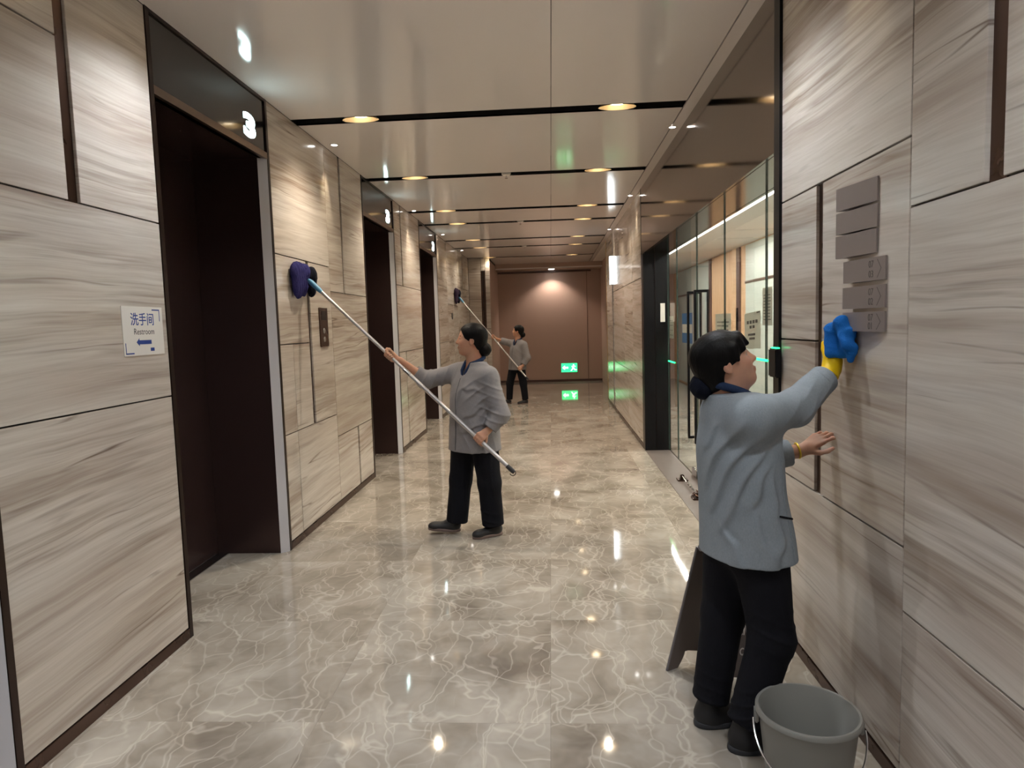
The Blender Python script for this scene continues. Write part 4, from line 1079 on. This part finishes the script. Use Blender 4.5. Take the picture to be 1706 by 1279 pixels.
# the blue cloth under the glove
cw = A_(1.083, 2.588, 1.482)
Rc = head_frame(0, 0, .35)
cl_ = combine([('u', rbox(cw, A_(.022, .052, .062), .018, Rc), 0), ('u', cap(cw+A_(-.016, .045, .03), cw+A_(-.022, -.028, .066), .020, .022), .02), ('u', cap(cw+A_(-.022, -.02, .058), cw+A_(-.02, -.062, -.02), .020, .018), .02),
               ('u', cap(cw+A_(.005, -.06, -.03), cw+A_(.005, -.045, -.075), .020, .012), .02), ('u', cap(cw+A_(-.018, .03, -.0), cw+A_(-.018, .0, -.055), .016, .014), .02),
               ('u', cap(cw+A_(-.040, .032, .040), cw+A_(-.046, .018, -.050), .020, .018), .025), ('i', plane(A_(1.1115, 0, 0), A_(1, 0, 0)), .003), ('d', folds([((0, .8, .6), 120, 0, .004, cw, .2), ((0, -.4, .9), 150, 1, .003, cw, .2)]), 0)])
clo = soft('cleaning_cloth', cl_, cw-A_(.08, .12, .13), cw+A_(.04, .12, .13), .0035, M['bluecloth'], None, (1.09, 2.575, 1.42))
clo.location = (1.09, 2.575, 1.42)
tag(clo, 'crumpled blue microfibre cloth held under the yellow glove', 'cloth')

# ------------------------------------------------------------------ the woman with the long mop in the middle
def mop(label, top, bot, headc, size, mat, name_dark):
    """pole from top (at the wall) to bot, with a fibre head pressed on the wall"""
    t = empty('long_mop', tuple(bot)); O = np.asarray(bot, float); top = np.asarray(top, float); d = unit(O-top)
    P = lambda q: tuple(top+d*q-O); L = np.linalg.norm(O-top)
    MB().tube([P(.10), P(L*.50)], .0125, 14).build('pole', M['alu'], t, True)
    MB().tube([P(L*.485), P(L*.50), P(L*.515)], [.0155, .017, .0155], 14).build('locking_collar', M['steel'], t, True)
    MB().tube([P(L*.5), P(L-.05)], .0145, 14).build('pole', M['alu'], t, True)
    MB().tube([P(L-.07), P(L-.015), P(L)], [.0165, .0165, .012], 14).build('end_cap', M['sole'], t, True)
    MB().tube([tuple(top+d*(L-.015)-O+np.array((.02*math.sin(a), .0, -.012+.02*math.cos(a)))) for a in np.linspace(0, 4.5, 12)], .003, 6).build('hanging_hook', M['black'], t, True)
    MB().tube([P(.0), P(.03), P(.12), P(.15)], [.012, .02, .019, .0145], 14).build('joint', M['plastic_blue'], t, True)
    hc = np.asarray(headc, float); sy, sz = size
    fd = ('d', folds([((0, 1, .15), 150, 0, .006, hc, .4), ((0, .9, -.4), 220, 1, .004, hc, .4)]), 0); wp_ = ('i', plane(A_(XL+.0012, 0, 0), A_(-1, 0, 0)), .002)
    f = combine([('u', ell(hc+A_(0, -sy*.20, sz*.22), A_(.032, sy*.27, sz*.27)), 0), ('u', ell(hc+A_(.002, -sy*.24, -sz*.16), A_(.030, sy*.20, sz*.42)), .04), ('u', ell(hc+A_(0, sy*.02, -sz*.10), A_(.028, sy*.18, sz*.40)), .04),
                 ('u', ell(hc+A_(.004, sy*.12, sz*.26), A_(.034, sy*.22, sz*.2)), .04), wp_, fd])
    soft('mop_head', f, hc-A_(.08, sy*.75, sz*.9), hc+A_(.09, sy*.75, sz*.75), .006, M[mat], t, O)
    f = combine([('u', ell(hc+A_(.02, sy*.33, sz*.16), A_(.042, sy*.15, sz*.26)), 0), ('u', ell(hc+A_(.012, sy*.36, -sz*.18), A_(.036, sy*.11, sz*.32)), .03), wp_, fd])
    soft('mop_pad', f, hc-A_(.08, sy*.75, sz*.9), hc+A_(.12, sy*.75, sz*.75), .006, M['net'], t, O)
    tag(t, label, 'mop', 'long handled mops')
    return t
MT, MBo = A_(-1.84, 5.144, 1.962), A_(-.283, 4.70, .537)
ax2 = unit(MBo-MT)
mop('long silver mop with navy blue head raised by the nearer mopping woman', MT, MBo, (XL+.030, 5.13, 1.965), (.44, .26), 'mop', '')
onp = lambda t: MT+(MBo-MT)*t
gl, gr = onp(.838), onp(.415)
wl2 = A_(-.468, 4.80, .825); wr2 = A_(-1.128, 5.015, 1.330)
J2 = dict(head=(-.595, 5.0, 1.470), neck=(-.570, 5.005, 1.305), chest=(-.585, 5.0, 1.05), hip=(-.595, 5.01, .80),
          sho_r=(-.700, 5.115, 1.225), elb_r=(-.960, 5.10, 1.175), wri_r=tuple(wr2),
          sho_l=(-.462, 4.885, 1.205), elb_l=(-.378, 4.83, .935), wri_l=tuple(wl2),
          hip_r=(-.668, 5.06, .76), kne_r=(-.715, 5.06, .41), ank_r=(-.755, 5.06, .085),
          hip_l=(-.520, 4.95, .76), kne_l=(-.485, 4.95, .40), ank_l=(-.470, 4.975, .085),
          torso=[(.60, -.592, 5.01, .220, .178), (.78, -.592, 5.01, .208, .168), (.95, -.590, 5.0, .194, .160), (1.08, -.588, 5.0, .192, .156), (1.18, -.582, 5.0, .178, .128), (1.255, -.575, 5.0, .125, .092), (1.32, -.570, 5.005, .075, .072)],
          shoe_r=((-.735, 5.055, .012), (-.97, 5.03, .012)), shoe_l=((-.412, 5.02, 0), (-.60, 4.90, 0)))
J2['hand_l'] = grip(gl, ax2, wl2, .0135, .98, 1)
J2['hand_r'] = grip(gr, -ax2, wr2, .0125, .98, 1)
fw2 = unit(A_(-.74, -.67, 0))[:2]; lt2 = (-fw2[1], fw2[0])
O2 = dict(h=.0052, head_scale=.98, head=(math.pi+.16, .08, 0), hair='back', bun=(-.108, 0, -.066, .053), lat=lt2, fwd=tuple(fw2), hem=.655, cuff_r=.42, cuff_l=.86, cuff_radius=.052, elbow_r=.068, dark_placket=False,
          jacket='jacket', leg=(.108, .084, .082), trouser_len=.99, sole='sole_tan', shoe_high=.07, lift_r=.10,
          folds=[((.35, 0, .95), 105, .6, .011, (-.37, 4.80, .96), .13), ((.9, .1, -.5), 100, 2, .010, (-.88, 5.08, 1.18), .15), ((.9, .2, .25), 60, 1, .007, (-.56, 4.83, .80), .2), ((.6, .1, -.8), 80, .3, .008, (-.56, 4.84, 1.08), .15), ((.3, 0, .9), 90, 1.3, .009, (-.41, 4.82, 1.12), .10)],
          ridges=[(-1.25, 1.11, -2.0, 1.13, .009), (-1.1, .99, -1.9, .91, .010), (-1.2, .86, -2.2, .80, .010), (-2.15, 1.19, -2.35, .98, .009), (-1.0, .80, -1.3, .68, .009), (-1.7, .84, -1.6, .68, .008)],
          tfolds=[((.9, .3, .1), 60, 0, .006, (-.60, 4.9, .45), .3), ((.3, .1, 1), 100, 0, .006, (-.50, 4.88, .16), .12)])
p2, jk2, front2 = person('woman in grey jacket mid corridor reaching up with a silver mop pole', None, J2, O2)

# ------------------------------------------------------------------ the woman far down the corridor
MT3, MB3 = A_(-1.84, 13.771, 2.165), A_(-.469, 13.20, .506)
ax3 = unit(MB3-MT3)
mop('long mop with dark purple head raised by the distant woman', MT3, MB3, (XL+.030, 13.75, 2.20), (.5, .30), 'mop_dark', '')
on3 = lambda t: MT3+(MB3-MT3)*t
gl3, gr3 = on3(.872), on3(.505)
wl3 = gl3+A_(.075, .03, .055); wr3 = gr3+A_(.075, .03, -.02)
J3 = dict(head=(-.660, 13.5, 1.445), neck=(-.655, 13.5, 1.275), chest=(-.670, 13.5, 1.03), hip=(-.690, 13.5, .78),
          sho_r=(-.775, 13.60, 1.20), elb_r=(-.945, 13.56, 1.25), wri_r=tuple(wr3),
          sho_l=(-.545, 13.40, 1.175), elb_l=(-.475, 13.34, .92), wri_l=tuple(wl3),
          hip_r=(-.765, 13.55, .74), kne_r=(-.85, 13.55, .41), ank_r=(-.870, 13.56, .085),
          hip_l=(-.625, 13.45, .74), kne_l=(-.575, 13.45, .40), ank_l=(-.545, 13.47, .085),
          torso=[(.63, -.690, 13.5, .198, .16), (.78, -.688, 13.5, .19, .15), (.95, -.678, 13.5, .18, .142), (1.08, -.67, 13.5, .178, .14), (1.16, -.66, 13.5, .165, .118), (1.225, -.655, 13.5, .12, .09), (1.29, -.655, 13.5, .075, .072)],
          shoe_r=((-.835, 13.56, 0), (-1.06, 13.53, 0)), shoe_l=((-.50, 13.50, 0), (-.68, 13.37, 0)))
J3['hand_l'] = grip(gl3, ax3, wl3, .0135, .98, 1); J3['hand_r'] = grip(gr3, -ax3, wr3, .0125, .98, 1)
O3 = dict(O2); O3.update(ridges=[], h=.0085, head=(math.pi-.1, .08, 0), hem=.685, cuff_r=.5, leg=(.096, .072, .062), lift_r=0.,
          folds=[((.3, 0, .95), 60, .6, .005, (-.46, 13.33, .95), .13), ((.6, .1, .8), 45, .3, .004, (-.68, 13.34, 1.0), .2)], tfolds=[])
p3, jk3, front3 = person('woman in grey jacket far off near the brown end wall', None, J3, O3)
